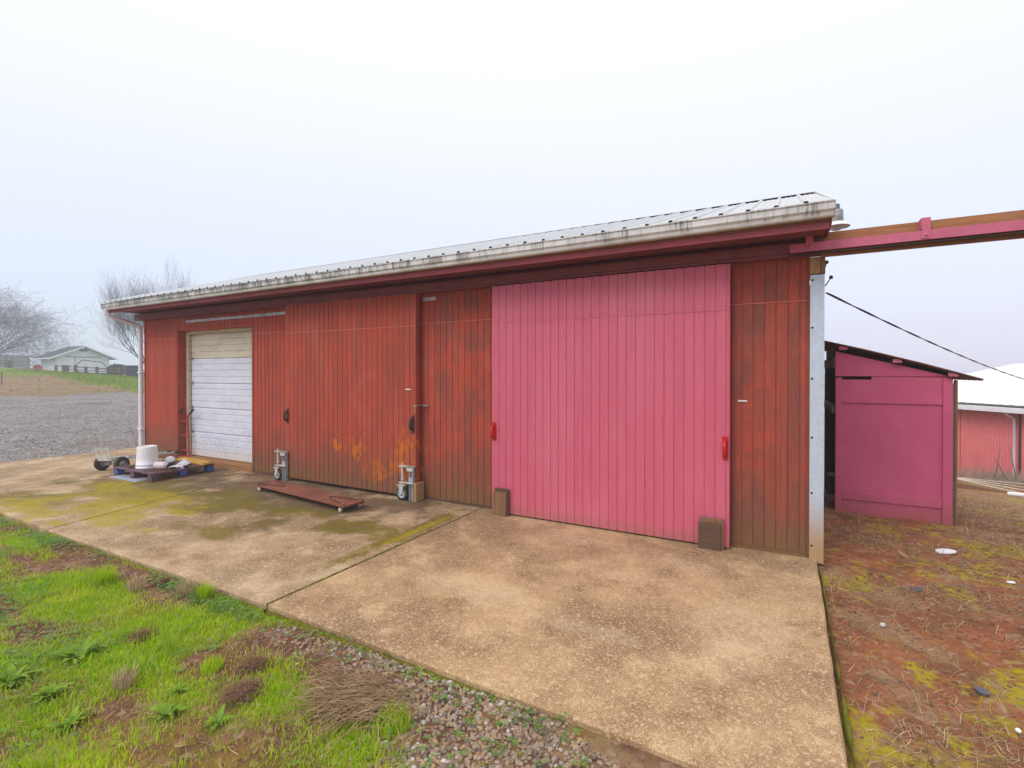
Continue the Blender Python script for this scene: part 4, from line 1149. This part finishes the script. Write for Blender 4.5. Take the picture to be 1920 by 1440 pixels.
# timber wall, picnic table, stake, red tub
tw = thing('timber_wall', 'grey weathered board wall at far left under the big tree', 'wall', (*at(-25, 66), hz(*at(20, 66)) - .1), math.atan2(at(54, 66)[1] - at(-25, 66)[1], at(54, 66)[0] - at(-25, 66)[0]))
for k in range(5):
    MB().box((0, 0, -.6 + k * .5), (5.6, .12, -.12 + k * .5), .01).build('board', MT['greyboard'], tw, rot=(0, 0, 0))
for xx in (.6, 2.4, 3.2, 5.4): MB().box((xx, -.10, -.6), (xx + .22, -.005, 1.9)).build('post', MT['greyboard'], tw)
pt_ = thing('picnic_table', 'dark wooden picnic table at the far left edge', 'table', (*at(2, 52), hz(*at(2, 52))), R(70))
for k in range(4): MB().box((-.9, -.38 + k * .19, .74), (.9, -.21 + k * .19, .80)).build('top_board', MT['fence'], pt_)
for yy in (-.72, .72): MB().box((-.9, yy - .13, .44), (.9, yy + .13, .50)).build('seat', MT['fence'], pt_)
for xx in (-.6, .6):
    for s_ in (-1, 1): MB().tube([(xx, s_ * .30, .74), (xx, s_ * .85, -.2)], .06, 4).build('leg', MT['fence'], pt_)
    MB().box((xx - .04, -.85, .36), (xx + .04, .85, .44)).build('brace', MT['fence'], pt_)
sx, sy = at(3, 30)
tag(MB().tube([(0, 0, -.2), (0.01, 0, .78)], .03, 6).build('stake', MT['fence'], None, (sx, sy, hz(sx, sy))), 'thin dark stake standing on the bare slope at left edge', 'stake')
rx, ry = at(69, 58)
rt = thing('red_tub', 'faded red tub tipped over on grass left of white barn', 'tub', (rx, ry, hz(rx, ry) + .18), R(60))
rt.scale = (.6, .6, .6)
MB().lathe([(0, 0), (.35, .0), (.55, .18), (.72, .62), (.78, .64), (.70, .62), (.5, .2), (0, .05)], 18).build('tub', MT['redtub'], rt, rot=(R(62), 0, R(30)))
MB().box((-1.3, -.12, -.25), (-.2, .5, .12), .05).build('lid', MT['redtub'], rt, rot=(0, R(6), 0))

# ---- leafless trees: one mesh for trunk and limbs, one for the twigs
def limb_mesh(segs, n, mat, name):
    V = []; F = []; b = 0
    P0 = np.array([s[0] for s in segs]); P1 = np.array([s[1] for s in segs]); r0 = np.array([s[2] for s in segs]); r1 = np.array([s[3] for s in segs])
    D = P1 - P0; D /= np.linalg.norm(D, axis=1)[:, None] + 1e-9
    U = np.where(np.abs(D[:, 2:3]) < .9, np.array([[0, 0, 1.]]), np.array([[1., 0, 0]]))
    A = np.cross(D, U); A /= np.linalg.norm(A, axis=1)[:, None]; B = np.cross(A, D)
    rings = []
    for P_, r_ in ((P0, r0), (P1, r1)):
        for k in range(n):
            a = 2 * math.pi * k / n
            rings.append(P_ + (A * math.cos(a) + B * math.sin(a)) * r_[:, None])
    V = np.stack(rings, 1).reshape(-1, 3); m = len(segs)
    base = np.arange(m)[:, None] * 2 * n
    F = np.concatenate([base + np.array([[k, (k + 1) % n, n + (k + 1) % n, n + k]]) for k in range(n)], 0)
    return fast_mesh(name, V, F, mat, None, n > 4)
def bare_tree(label, loc, H, spread, droop, seed, n1=9, twig_r=.014, group='leafless trees on the rise', up=.55, levels=4):
    rs = random.Random(seed); big = []; tw = []
    t = thing('bare_tree', label, 'tree', loc, 0, group)
    def rv(k): return Vector((rs.uniform(-1, 1), rs.uniform(-1, 1), rs.uniform(-1, 1))) * k
    def grow(p, d, L, r, lv):
        n = 4 if lv < 3 else 3
        q = p
        for i in range(n):
            d2 = (d + rv(.16) + Vector((0, 0, (.10 if droop <= 0 else -.05 * droop * lv)))).normalized()
            q2 = q + d2 * (L / n)
            ra, rb_ = r * (1 - .5 * i / n), r * (1 - .5 * (i + 1) / n)
            (big if lv <= 1 else tw).append((tuple(q), tuple(q2), ra, rb_))
            d = d2; q = q2
            if lv < levels and (i > 0 or lv > 1):
                k = {0: 2, 1: 2, 2: 1 + (rs.random() < .5), 3: 1}.get(lv, 1)
                for _ in range(k):
                    side = (d + rv(.9)).normalized() if droop <= 0 else (d + rv(1.05)).normalized()
                    if droop <= 0: side = (side + Vector((0, 0, up))).normalized()
                    grow(q, side, L * rs.uniform(.50, .82), max(rb_ * .5, twig_r * (.6 if lv >= 2 else .9)), lv + 1)
    th = H * .16
    big.append(((0, 0, -.4), (0, 0, th), H * .030, H * .022))
    for k in range(n1):
        a = 2 * math.pi * k / n1 + rs.uniform(-.25, .25); el = rs.uniform(.25, 1.0) if k else 1.4
        d = Vector((math.cos(a) * spread * math.cos(el), math.sin(a) * spread * math.cos(el), math.sin(el))).normalized()
        grow(Vector((0, 0, th * rs.uniform(.8, 1.0))), d, H * rs.uniform(.34, .44), H * .0055, 0 if levels > 3 else 1)
    link_mesh('trunk', limb_mesh(big, 7, MT['bark'], 'trunk'), t)
    link_mesh('crown', limb_mesh(tw, 3, MT['twig'], 'crown'), t)
    return t
bare_tree('round leafless tree standing behind the left end of the barn', (*at(276, 47), hz(*at(276, 47))), 8.7, 1.3, 0, 11, 9, .0065, up=.40)
bare_tree('second leafless tree showing above the barn roof ridge', (*at(338, 50), hz(*at(338, 50))), 9.4, 1.2, 0, 23, 10, .0065, up=.9)
bare_tree('large fine-twigged leafless tree at the far left edge', (*at(-24, 78), 2.1), 15.5, 1.3, .5, 5, 20, .018)
# hedge clump behind the fence
def leaf_cloud(name, label, cat, loc, rx, ry, rz_, n, size, mat, seed, trunk=True, group=None):
    rg = np.random.default_rng(seed)
    t = thing(name, label, cat, loc, 0, group)
    d = rg.normal(size=(n, 3)); d /= np.linalg.norm(d, axis=1)[:, None]
    rr = rg.uniform(.45, 1.0, n) ** .5
    c = d * rr[:, None] * np.array([rx, ry, rz_]) * (1 + .25 * np.sin(d[:, 0:1] * 5 + seed) * np.cos(d[:, 1:2] * 4))
    c[:, 2] += rz_ * .9
    a = rg.normal(size=(n, 3)); a /= np.linalg.norm(a, axis=1)[:, None]; b = np.cross(a, rg.normal(size=(n, 3))); b /= np.linalg.norm(b, axis=1)[:, None]
    s = size * rg.uniform(.6, 1.4, n)[:, None]
    V = np.stack([c - a * s, c + b * s * .5, c + a * s, c - b * s * .5], 1).reshape(-1, 3)
    link_mesh('foliage', fast_mesh('foliage', V, np.arange(n * 4).reshape(-1, 4), mat), t)
    if trunk: MB().tube([(0, 0, -.3), (0, .02, rz_)], [.06, .03], 6).build('stem', MT['bark'], t)
    return t
leaf_cloud('hedge', 'brown-green rounded hedge behind the rail fence', 'hedge', (*at(219, 60), 1.45), 1.15, .8, .72, 2600, .10, MT['hedge'], 4)
# ================================================================ grass, straw, pebbles
def blades(name, P, H, Wd, tint, mat, lean=.6, stiff=None):
    n = len(P)
    a = rng.uniform(0, 2 * math.pi, n); dx, dy = np.cos(a), np.sin(a)
    L = H * lean * rng.uniform(.3, 1.3, n)
    sx_, sy_ = -dy * Wd / 2, dx * Wd / 2
    z = np.zeros(n)
    base = P
    v0 = base + np.stack([sx_, sy_, z - .01], 1); v1 = base - np.stack([sx_, sy_, z + .01], 1)
    mid = base + np.stack([dx * L * .35, dy * L * .35, H * .62], 1)
    v2 = mid + np.stack([sx_ * .8, sy_ * .8, z], 1); v3 = mid - np.stack([sx_ * .8, sy_ * .8, z], 1)
    v4 = base + np.stack([dx * L, dy * L, H], 1)
    V = np.stack([v0, v1, v2, v3, v4], 1).reshape(-1, 3)
    b = (np.arange(n) * 5)[:, None]
    F = np.concatenate([b + np.array([[0, 1, 3]]), b + np.array([[0, 3, 2]]), b + np.array([[2, 3, 4]])], 0)
    return link_mesh(name, fast_mesh(name, V, F, mat, np.repeat(tint, 5)))
def gz(x, y):                       # ground height including its lumps
    n = .018 * lump(x, y, 2.3, 1.7) + .012 * lump(x, y, 6.0, 5.0)
    if y < -3.18 and x < 12.3: n += .02 + .015 * lump(x, y, 1.0, 8.0)
    return hz(x, y) + n
def scatter(n, x0, x1, y0, y1, keep):
    out = []
    X_ = rng.uniform(x0, x1, n); Y_ = rng.uniform(y0, y1, n); U_ = rng.uniform(0, 1, n)
    Zt = terrain(X_, Y_)
    for x, y, u, z in zip(X_, Y_, U_, Zt):
        k = keep(x, y)
        if u < k:
            m = .018 * lump(x, y, 2.3, 1.7) + .012 * lump(x, y, 6.0, 5.0) + ((.02 + .015 * lump(x, y, 1.0, 8.0)) if (y < -3.18 and x < 12.3) else 0)
            out.append((x, y, z + m))
    return np.array(out)
def front(x):                       # y of the slab's lawn edge
    return -3.16 if x < 11.0 else -3.2 - (x - 11.0) * .32
def in_view(x, y):
    rx_, ry_ = x - CAM.x, y - CAM.y
    Z = rx_ * -.4802 + ry_ * .8771; X_ = rx_ * .8771 + ry_ * .4802
    return Z > .2 and X_ / Z > -2.4 and X_ / Z < 2.0
def lawn_keep(x, y):
    if y > front(x) - .015 or not in_view(x, y): return 0
    g = greenness(x, y)
    return max(0, (g - .18) * 1.5)
P = scatter(300000, .0, 11.6, -6.2, -3.15, lawn_keep)
G_ = np.array([greenness(a, b) for a, b in P[:, :2]])
H = (.016 + .026 * rng.random(len(P)) ** 2) * (.6 + .8 * G_) * (1 + .9 * np.clip(np.array([lump(a, b, 1.7, 12.0) for a, b in P[:, :2]]), 0, 1))
tn = np.clip(.30 + .30 * rng.random(len(P)) + .45 * np.array([lump(a, b, 2.1, 14.0) for a, b in P[:, :2]]) + (rng.random(len(P)) < .12) * .6, 0, 1)
tag(blades('lawn_grass', P, H, .0045 + .003 * rng.random(len(P)), tn, MT['blade'], .8), 'patchy bright green grass in front of the concrete slabs', 'grass', kind='stuff')
# clover and small leaves
def leaflets(name, P, size, tint, mat):
    n = len(P); a = rng.uniform(0, 6.28, n); V = []; T_ = []
    for k in range(3):
        b = a + k * 2.094; dx, dy = np.cos(b), np.sin(b); s = size
        tilt = rng.uniform(-.3, .4, n) * s
        c = P
        V.append(np.stack([c, c + np.stack([dx*s*.6 - dy*s*.42, dy*s*.6 + dx*s*.42, tilt*.6], 1), c + np.stack([dx*s, dy*s, tilt], 1), c + np.stack([dx*s*.6 + dy*s*.42, dy*s*.6 - dx*s*.42, tilt*.6], 1)], 1))
    V = np.concatenate(V, 0).reshape(-1, 3)
    return link_mesh(name, fast_mesh(name, V, np.arange(len(V)).reshape(-1, 4), mat, np.tile(np.repeat(tint, 4), 3)))
def clover_keep(x, y):
    if y > front(x) - .01 or not in_view(x, y): return 0
    edge = math.exp(-((y - front(x) + .10) / .09) ** 2)
    pat = max(0, lump(x, y, 1.3, 21.0) + .12)
    k = edge * (1.0 if 2.5 < x < 8.6 else .22) * max(0, .6 + 1.2 * lump(x, y, 1.1, 31.0)) + pat * .5 * (1 if x < 8.8 else .25)
    return min(1, k)
P = scatter(100000, .5, 11.2, -6.0, -3.15, clover_keep); P[:, 2] += .012 + .035 * rng.random(len(P))
tag(leaflets('clover', P, .010 + .013 * rng.random(len(P)), rng.random(len(P)), MT['clover']), 'low clover and small weeds along the slab edge', 'clover', kind='stuff')
# dry straw lying about: on the lawn and thickly on the red soil at right
def straw_mesh(name, P, Lm, lab, w=.0035):
    n = len(P); a = rng.uniform(0, 6.28, n); L = Lm * rng.uniform(.35, 1.3, n)
    dx, dy = np.cos(a) * L, np.sin(a) * L
    zz = rng.uniform(0, .22, n) * L
    s = np.stack([-np.sin(a), np.cos(a), np.zeros(n)], 1) * w / 2
    m = P + np.stack([dx * .5 + rng.normal(0, .12, n) * L, dy * .5 + rng.normal(0, .12, n) * L, zz * 1.0 + .004], 1); e_ = P + np.stack([dx, dy, zz * rng.uniform(0, 1.4, n) + .002], 1)
    V = np.stack([P - s, P + s, m + s, m - s, e_ + s * .5, e_ - s * .5], 1).reshape(-1, 3)
    b = (np.arange(n) * 6)[:, None]
    F = np.concatenate([b + np.array([[0, 1, 2, 3]]), b + np.array([[3, 2, 4, 5]])], 0)
    return tag(link_mesh(name, fast_mesh(name, V, F, MT['straw'], np.repeat(rng.random(n), 6))), lab, 'straw', kind='stuff')
P = scatter(14000, .5, 11.6, -6.0, -3.17, lambda x, y: (.75 - .55 * greenness(x, y)) if y < front(x) - .02 and in_view(x, y) else 0)
P[:, 2] += .008
straw_mesh('lawn_straw', P, .075, 'dry straw scattered through the lawn')
def soil_keep(x, y):
    if x < 12.3 or (12.5 < x < 13.9 and 2.35 < y < 4.6) or not in_view(x, y): return 0
    d = max(0, .30 + .9 * lump(x, y, 1.1, 41.0) + .35 * lump(x, y, 3.0, 44.0)) + .4 * float(sstep(13.2, 14.2, x))
    return min(1, d) * (1.0 if y < 3 else .55)
P = scatter(105000, 12.3, 17.5, -4.2, 9.0, soil_keep)
P[:, 2] += .004
straw_mesh('soil_straw', P, .11, 'dry straw and dead grass strewn over the red soil', .0032)
P = scatter(2600, 12.3, 17.5, -3.5, 6.0, lambda x, y: soil_keep(x, y) * .8)
tag(blades('dry_stalks', P, .05 + .16 * rng.random(len(P)) ** 2, np.full(len(P), .004), rng.random(len(P)), MT['straw'], .9), 'thin dry grass stalks standing on the red soil', 'straw', kind='stuff')
P = scatter(16000, 12.28, 17.0, -4.0, 8.0, lambda x, y: (max(0, lump(x, y, .9, 51.0) - .12) * 2.2 if not (12.5 < x < 13.9 and 2.35 < y < 4.6) and in_view(x, y) else 0) + (.8 if x < 12.42 and y < -.4 else 0) * max(0, .2 + lump(x, y, 1.5, 3)))
tag(blades('soil_grass', P, .012 + .03 * rng.random(len(P)), np.full(len(P), .004), .35 + .5 * rng.random(len(P)), MT['blade'], .8), 'sparse short green grass sprouting on the red soil', 'grass', kind='stuff')
# soil crumbs and stones
ico = bmesh.new(); bmesh.ops.create_icosphere(ico, subdivisions=2, radius=1.0)
iv = np.array([v.co[:] for v in ico.verts]); jf = np.array([[v.index for v in f.verts] for f in ico.faces]); ico.free()
ico = bmesh.new(); bmesh.ops.create_icosphere(ico, subdivisions=1, radius=1.0)
iv1 = np.array([v.co[:] for v in ico.verts]); jf1 = np.array([[v.index for v in f.verts] for f in ico.faces]); ico.free()
def stones(name, P, size, tint, lab, mat, fine=True, flat=.65, cat='gravel'):
    n = len(P); b0, f0 = (iv, jf) if fine else (iv1, jf1); m = len(b0)
    ax = rng.uniform(.65, 1.25, (n, 1, 3)); ax[:, :, 2] *= flat
    V = b0[None] * ax * size[:, None, None]
    if not fine: V = V * rng.uniform(.75, 1.2, (n, m, 1))
    else: V = V * (1 + .08 * np.sin(b0[None, :, 0:1] * rng.uniform(1, 4, (n, 1, 1)) + rng.uniform(0, 6, (n, 1, 1))))
    a = rng.uniform(0, 6.28, n); c, s = np.cos(a)[:, None], np.sin(a)[:, None]; tl = rng.normal(0, .35, n)[:, None]
    x, y, z = V[..., 0], V[..., 1], V[..., 2]
    y, z = y * np.cos(tl) - z * np.sin(tl), y * np.sin(tl) + z * np.cos(tl)
    V = np.stack([x * c - y * s, x * s + y * c, z], -1) + P[:, None, :]
    F = (f0[None] + (np.arange(n) * m)[:, None, None]).reshape(-1, 3)
    return tag(link_mesh(name, fast_mesh(name, V.reshape(-1, 3), F, mat, np.repeat(tint, m), fine)), lab, cat, kind='stuff')
def peb_keep(x, y):
    if y > front(x) - .02 or not in_view(x, y): return 0
    w = float(sstep(8.9, 10.0, x)); band = -3.16 - .14 - .50 * float(sstep(9.4, 10.9, x))
    k = w * float(sstep(band - .25, band + .15, y)) * (1.15 - .9 * max(0, greenness(x, y) - .35)) + .5 * math.exp(-(((x - 9.05) / .3) ** 2 + ((y + 3.3) / .08) ** 2))
    k += float(sstep(10.0, 10.6, x)) * .9 * float(sstep(-4.1, -3.85, y))
    return max(0, min(1, k))
P = scatter(15000, 8.7, 12.3, -4.6, -3.17, peb_keep)
sz = .0075 + .0085 * rng.random(len(P)); P[:, 2] += sz * .25
stones('river_pebbles', P, sz, rng.random(len(P)), 'rounded river pebbles along the front edge of the slab', MT['pebble'])
P = scatter(17000, 12.3, 16.5, -4.0, 6.0, lambda x, y: .75 if not (12.5 < x < 13.9 and 2.35 < y < 4.6) and in_view(x, y) else 0)
sz = .003 + .016 * rng.random(len(P)) ** 3
stones('soil_crumbs', P, sz, .1 + .6 * rng.random(len(P)), 'soil crumbs and small stones on the red soil', tinted('soil_crumb', [(0, (.11, .055, .035)), (.5, (.24, .12, .07)), (1, (.45, .36, .28))], .9), False, cat='soil')
P = scatter(9000, 2.0, 10.0, -5.2, -3.18, lambda x, y: max(0, .55 - 1.2 * greenness(x, y)) if in_view(x, y) else 0)
stones('lawn_crumbs', P, .004 + .010 * rng.random(len(P)) ** 2, .1 + .5 * rng.random(len(P)), 'brown soil crumbs in the bare patches of lawn', bpy.data.materials['soil_crumb'], False, cat='soil')
# grit on the gravel yard and grass on the far field
P = scatter(26000, -16, -1.66, -3.5, 14, lambda x, y: (.9 if x > -8 else .5) if in_view(x, y) else 0)
stones('yard_gravel', P, .010 + .014 * rng.random(len(P)), rng.random(len(P)), 'loose grey gravel over the yard left of the barn', tinted('yard_stone', [(0, (.13, .12, .12)), (.5, (.28, .26, .25)), (1, (.46, .44, .43))], .9), False, cat='gravel')
def field_keep(x, y):
    u = (x - CAM.x) * WD[0] + (y - CAM.y) * WD[1]; s = (x - CAM.x) * .336 + (y - CAM.y) * .942
    if u < 35.5 or not in_view(x, y): return 0
    return min(1, max(.06, float(sstep(-1.4, 1.4, s - 1.2 - (44 - u) * .30 + 2.5 * lump(x, y, .2, 6.0))))) * (.6 + .5 * lump(x, y, .6, 2))
P = scatter(60000, -46, -17, 1, 22, field_keep)
P[:, 2] = terrain(P[:, 0], P[:, 1]) + .0
tag(blades('field_grass', P, .07 + .12 * rng.random(len(P)) ** 2, .02 + .015 * rng.random(len(P)), np.clip(.25 + .4 * rng.random(len(P)) + .4 * np.array([lump(a, b, .4, 2) for a, b in P[:, :2]]), 0, 1), MT['blade2'], .7), 'green grass on the rise beyond the gravel yard', 'grass', kind='stuff')

# ---- single plants in the lawn
def leaf_mesh(L, w, arch, seed):
    n = 7; V = []; F = []
    for i in range(n):
        t = i / (n - 1); ww = w * (math.sin(math.pi * min(1, t * .92 + .08)) ** .8) * .5 + .001
        z = arch * L * (math.sin(t * 2.0) * .9) ; x = L * t * (.92 if t < 1 else .95)
        wav = .12 * w * math.sin(t * 9 + seed)
        V += [(x, -ww, z + .25 * ww + wav), (x, 0, z), (x, ww, z + .25 * ww - wav)]
        if i: F += [(3*i-3, 3*i, 3*i+1, 3*i-2), (3*i-2, 3*i+1, 3*i+2, 3*i-1)]
    return fast_mesh('leaf', np.array(V), np.array(F), MT['weed'], np.linspace(.1, .9, n).repeat(3) * (.6 + .4 * math.sin(seed)), True)
LM = [leaf_mesh(1.0, .34, .22, 1.0), leaf_mesh(1.0, .28, .34, 2.0), leaf_mesh(1.0, .38, .14, 3.0)]
def dock(x, y, L, n, lab):
    t = thing('dock_plant', lab, 'plant', (x, y, gz(x, y)), random.uniform(0, 6), 'leafy dock plants in the lawn')
    for k in range(n):
        s = 1.05 * L * random.uniform(.6, 1.1)
        link_mesh('leaf', LM[k % 3], t, (0, 0, .005), (random.uniform(-.15, .15), random.uniform(-.40, .10), k * 2.4 + random.uniform(-.3, .3)), (s, s, s))
for (x, y, L, n, lab) in ((8.03, -4.11, .17, 16, 'largest yellow-green dock plant, middle of the left lawn'), (7.99, -4.42, .13, 15, 'dark green leafy plant at the left edge of the lawn'), (8.37, -4.37, .11, 14, 'small dark leafy plant right of the left-edge plant'),
                         (8.75, -4.42, .11, 13, 'yellowish leafy plant low in the bottom left lawn'), (9.10, -4.13, .10, 13, 'small bright leafy plant near bottom of lawn'), (9.42, -4.05, .09, 12, 'leafy rosette nearest the dead grass clump'), (8.95, -4.0, .07, 10, 'smallest green rosette in the middle of the lawn')):
    dock(x, y, L, n, lab)
def tuft(x, y, n, h, lab, dry=.0, r=.05):
    a = rng.uniform(0, 6.28, n); rr = r * np.sqrt(rng.random(n))
    P = np.stack([rr * np.cos(a), rr * np.sin(a), np.zeros(n)], 1)
    o = blades('grass_tuft', P, h * rng.uniform(.5, 1.1, n), .004 + .002 * rng.random(n), np.clip(.25 + .5 * rng.random(n) + dry, 0, 1), MT['blade'] if dry < .4 else MT['straw'], .55)
    o.location = (x, y, gz(x, y)); tag(o, lab, 'grass tuft', 'taller grass tufts in the lawn')
tuft(6.87, -3.50, 260, .17, 'tall green grass tuft at the left of the lawn', 0, .07)
tuft(7.92, -3.26, 240, .14, 'dense green tuft touching the slab edge', 0, .05)
tuft(7.72, -3.30, 120, .16, 'dry straw-coloured tuft beside the dense green tuft', .5, .06)
tuft(7.25, -3.45, 120, .15, 'dry wispy tuft right of the tall green tuft', .5, .06)
tuft(8.9, -3.78, 160, .09, 'low green tuft beside the bare soil patch', 0, .06)
tuft(10.22, -3.62, 320, .085, 'bright grass tuft in the river pebbles', 0, .09)
tuft(8.62, -4.12, 140, .12, 'grey dry tuft right of the largest dock plant', .5, .06)
# bundle of dead grass combed over the ground
n = 620; V = []; F = []
root = np.array([10.05, -3.50, 0.0])
t_ = rng.random(n)
for i in range(n):
    a = R(206 if i % 2 else 232) + rng.normal(0, .30) + (rng.uniform(-2, 2) if rng.random() < .15 else 0); L = rng.uniform(.08, .33); p = root + np.array([rng.normal(-.08, .13), rng.normal(-.02, .08), 0])
    b = len(V); w = .0016; px_, py_ = -math.sin(a) * w, math.cos(a) * w; bend = rng.normal(0, .25); hh = rng.uniform(.002, .035)
    for k in range(4):
        u = k / 3; aa = a + bend * u
        q = (p[0] + math.cos(aa) * L * u, p[1] + math.sin(aa) * L * u)
        z = hz(*q) + .05 + hh * math.sin(min(1, u * 1.1) * math.pi) * .9 + .004
        V += [(q[0] + px_, q[1] + py_, z), (q[0] - px_, q[1] - py_, z)]
        if k: F.append((b + 2*k - 2, b + 2*k - 1, b + 2*k + 1, b + 2*k))
o = link_mesh('dead_grass_clump', fast_mesh('dead_grass_clump', np.array(V) - root, np.array(F), MT['straw'], np.repeat(.1 + .7 * t_, 8)), None, tuple(root))
tag(o, 'flattened grey-brown clump of dead grass beside the pebbles', 'dead grass')
# clods of uprooted sod
def clod(x, y, r, lab):
    n = 420; a = rng.uniform(0, 6.28, n); rr = r * np.sqrt(rng.random(n)); P = np.stack([rr * np.cos(a), rr * np.sin(a), .035 * (1 - (rr / r) ** 2) + .01], 1)
    L = rng.uniform(.02, .07, n); b = rng.uniform(0, 6.28, n); d = np.stack([np.cos(b) * L, np.sin(b) * L, rng.uniform(-.01, .025, n)], 1); s = np.stack([-np.sin(b), np.cos(b), np.zeros(n)], 1) * .0018
    V = np.stack([P - s, P + s, P + d + s * .5, P + d - s * .5], 1).reshape(-1, 3)
    t = thing('sod_clod', lab, 'clod', (x, y, gz(x, y)), 0, 'brown clods of torn sod')
    link_mesh('roots', fast_mesh('roots', V, np.arange(n * 4).reshape(-1, 4), MT['straw'], np.repeat(.30 * rng.random(n), 4)), t)
    k = 8; vs_ = [(0, 0, .045)]; fs = []
    for ring, (q, zz) in enumerate(((.5, .035), (1.0, -.01))):
        for j in range(10):
            an = j * .628; rr_ = r * q * (1 + .25 * lump(x + j, y, 1.3, ring)); vs_.append((rr_ * math.cos(an), rr_ * math.sin(an), zz))
    for j in range(10): fs += [(0, 1 + j, 1 + (j + 1) % 10), (1 + j, 11 + j, 11 + (j + 1) % 10, 1 + (j + 1) % 10)]
    MB().add(vs_, fs, True).build('soil', plain('clod_soil', (.15, .072, .042), (.09, .048, .03), .95, scale=30, bump=.6, dist=.01), t)
clod(9.32, -3.85, .11, 'brown torn sod clod nearest the dead grass clump'); clod(9.12, -3.66, .09, 'brown torn sod clod by the bare soil patch'); clod(8.12, -3.80, .08, 'brown torn sod clod in the middle of the lawn'); clod(7.35, -3.27, .07, 'small torn clod beside the slab edge')
# dry brush and sticks against the red barn
bz = hz(18.0, 14.4)
t = thing('dry_brush', 'grey dead brush piled against the red corrugated barn', 'brush', (18.1, 14.2, bz))
n = 900; a = rng.uniform(0, 6.28, n); P = np.stack([rng.normal(0, 1.0, n), rng.normal(0, .35, n), rng.uniform(-.05, .1, n)], 1)
c_, s_ = math.cos(ang), math.sin(ang); P[:, 0], P[:, 1] = P[:, 0] * c_ - P[:, 1] * s_, P[:, 0] * s_ + P[:, 1] * c_
segs = [(tuple(p), tuple(p + np.array([rng.normal(0, .22), rng.normal(0, .22), rng.uniform(.02, .42)])), .007, .004) for p in P]
link_mesh('twigs', limb_mesh(segs, 3, tinted('brush_twig', [(0, (.46, .36, .29)), (1, (.46, .36, .29))]), 'twigs'), t)
for k in range(9):
    x0 = rng.uniform(-1.2, 1.2); MB().tube([(x0 * c_, x0 * s_, -.05), (x0 * c_ + rng.uniform(-.5, .5), x0 * s_ + rng.uniform(-.4, .4), rng.uniform(.6, 1.25))], [.02, .010], 5).build('stick', MT['greywood'], t)
P = []
for k in range(1500):
    s0 = rng.uniform(2.5, 9); q = o_ + e_ * s0 - n_v * rng.uniform(.1, .9); P.append((q.x, q.y, hz(q.x, q.y)))
P = np.array(P)
tag(blades('barn_foot_weeds', P, .08 + .40 * rng.random(len(P)) ** 2, np.full(len(P), .009), rng.random(len(P)), MT['straw'], .5), 'dry weeds standing along the foot of the red corrugated barn', 'weeds', kind='stuff')
# litter
def shard(name, lab, cat, x, y, w, d, h, mat, rz):
    pr = [(w * (1 + .25 * lump(k, x, 1.7, 1)) * math.cos(k * .785), d * (1 + .25 * lump(k, y, 1.7, 2)) * math.sin(k * .785)) for k in range(8)]
    tag(MB().extrude(pr, 0, h, 'z').build(name, mat, None, (x, y, gz(x, y) + .012), (R(5), R(-4), rz)), lab, cat)
shard('plastic_scrap', 'flat white plastic scrap on mossy soil before the shed', 'scrap', 13.46, 1.15, .10, .055, .012, MT['white'], .3)
shard('slate_shard', 'dark slate shard on the soil right of the slab', 'shard', 12.98, -.17, .055, .034, .010, MT['slate'], .5)
shard('slate_shard', 'rounded blue-grey slate piece low at bottom right', 'shard', 13.0, -1.70, .030, .038, .012, MT['slate'], .9)
shard('wood_chip', 'tan wood chip on the moss before the shed', 'chip', 13.05, .82, .022, .07, .012, MT['woodz'], .4)
shard('paper_scrap', 'small white paper scrap among straw at right', 'scrap', 13.75, .42, .035, .02, .006, MT['white'], .2)
shard('paper_scrap', 'tiny white paper scrap at the lower right corner', 'scrap', 13.05, -2.05, .018, .012, .005, MT['white'], 1.2)
shard('stone', 'pale flat stone beside the red soil streak', 'stone', 12.62, -1.05, .025, .016, .012, MT['offwhite'], 1.0)
shard('stone', 'reddish stone close to the right slab edge', 'stone', 12.45, -.92, .028, .014, .014, MT['brownwood'], .3)

# ================================================================ fog: one box of thin even haze round everything
hb = MB().box((-470, -470, -4.5), (470, 470, 36)).build('haze', bpy.data.materials.new('fog'))
hm_ = bpy.data.materials['fog']; hm_.use_nodes = True; hn = hm_.node_tree; hn.nodes.clear()
pv = hn.nodes.new('ShaderNodeVolumePrincipled'); ho = hn.nodes.new('ShaderNodeOutputMaterial')
pv.inputs['Color'].default_value = (.83, .885, 1.0, 1); pv.inputs['Density'].default_value = FOG; pv.inputs['Anisotropy'].default_value = 0.0
hn.links.new(pv.outputs[0], ho.inputs['Volume'])
tag(hb, kind='stuff')
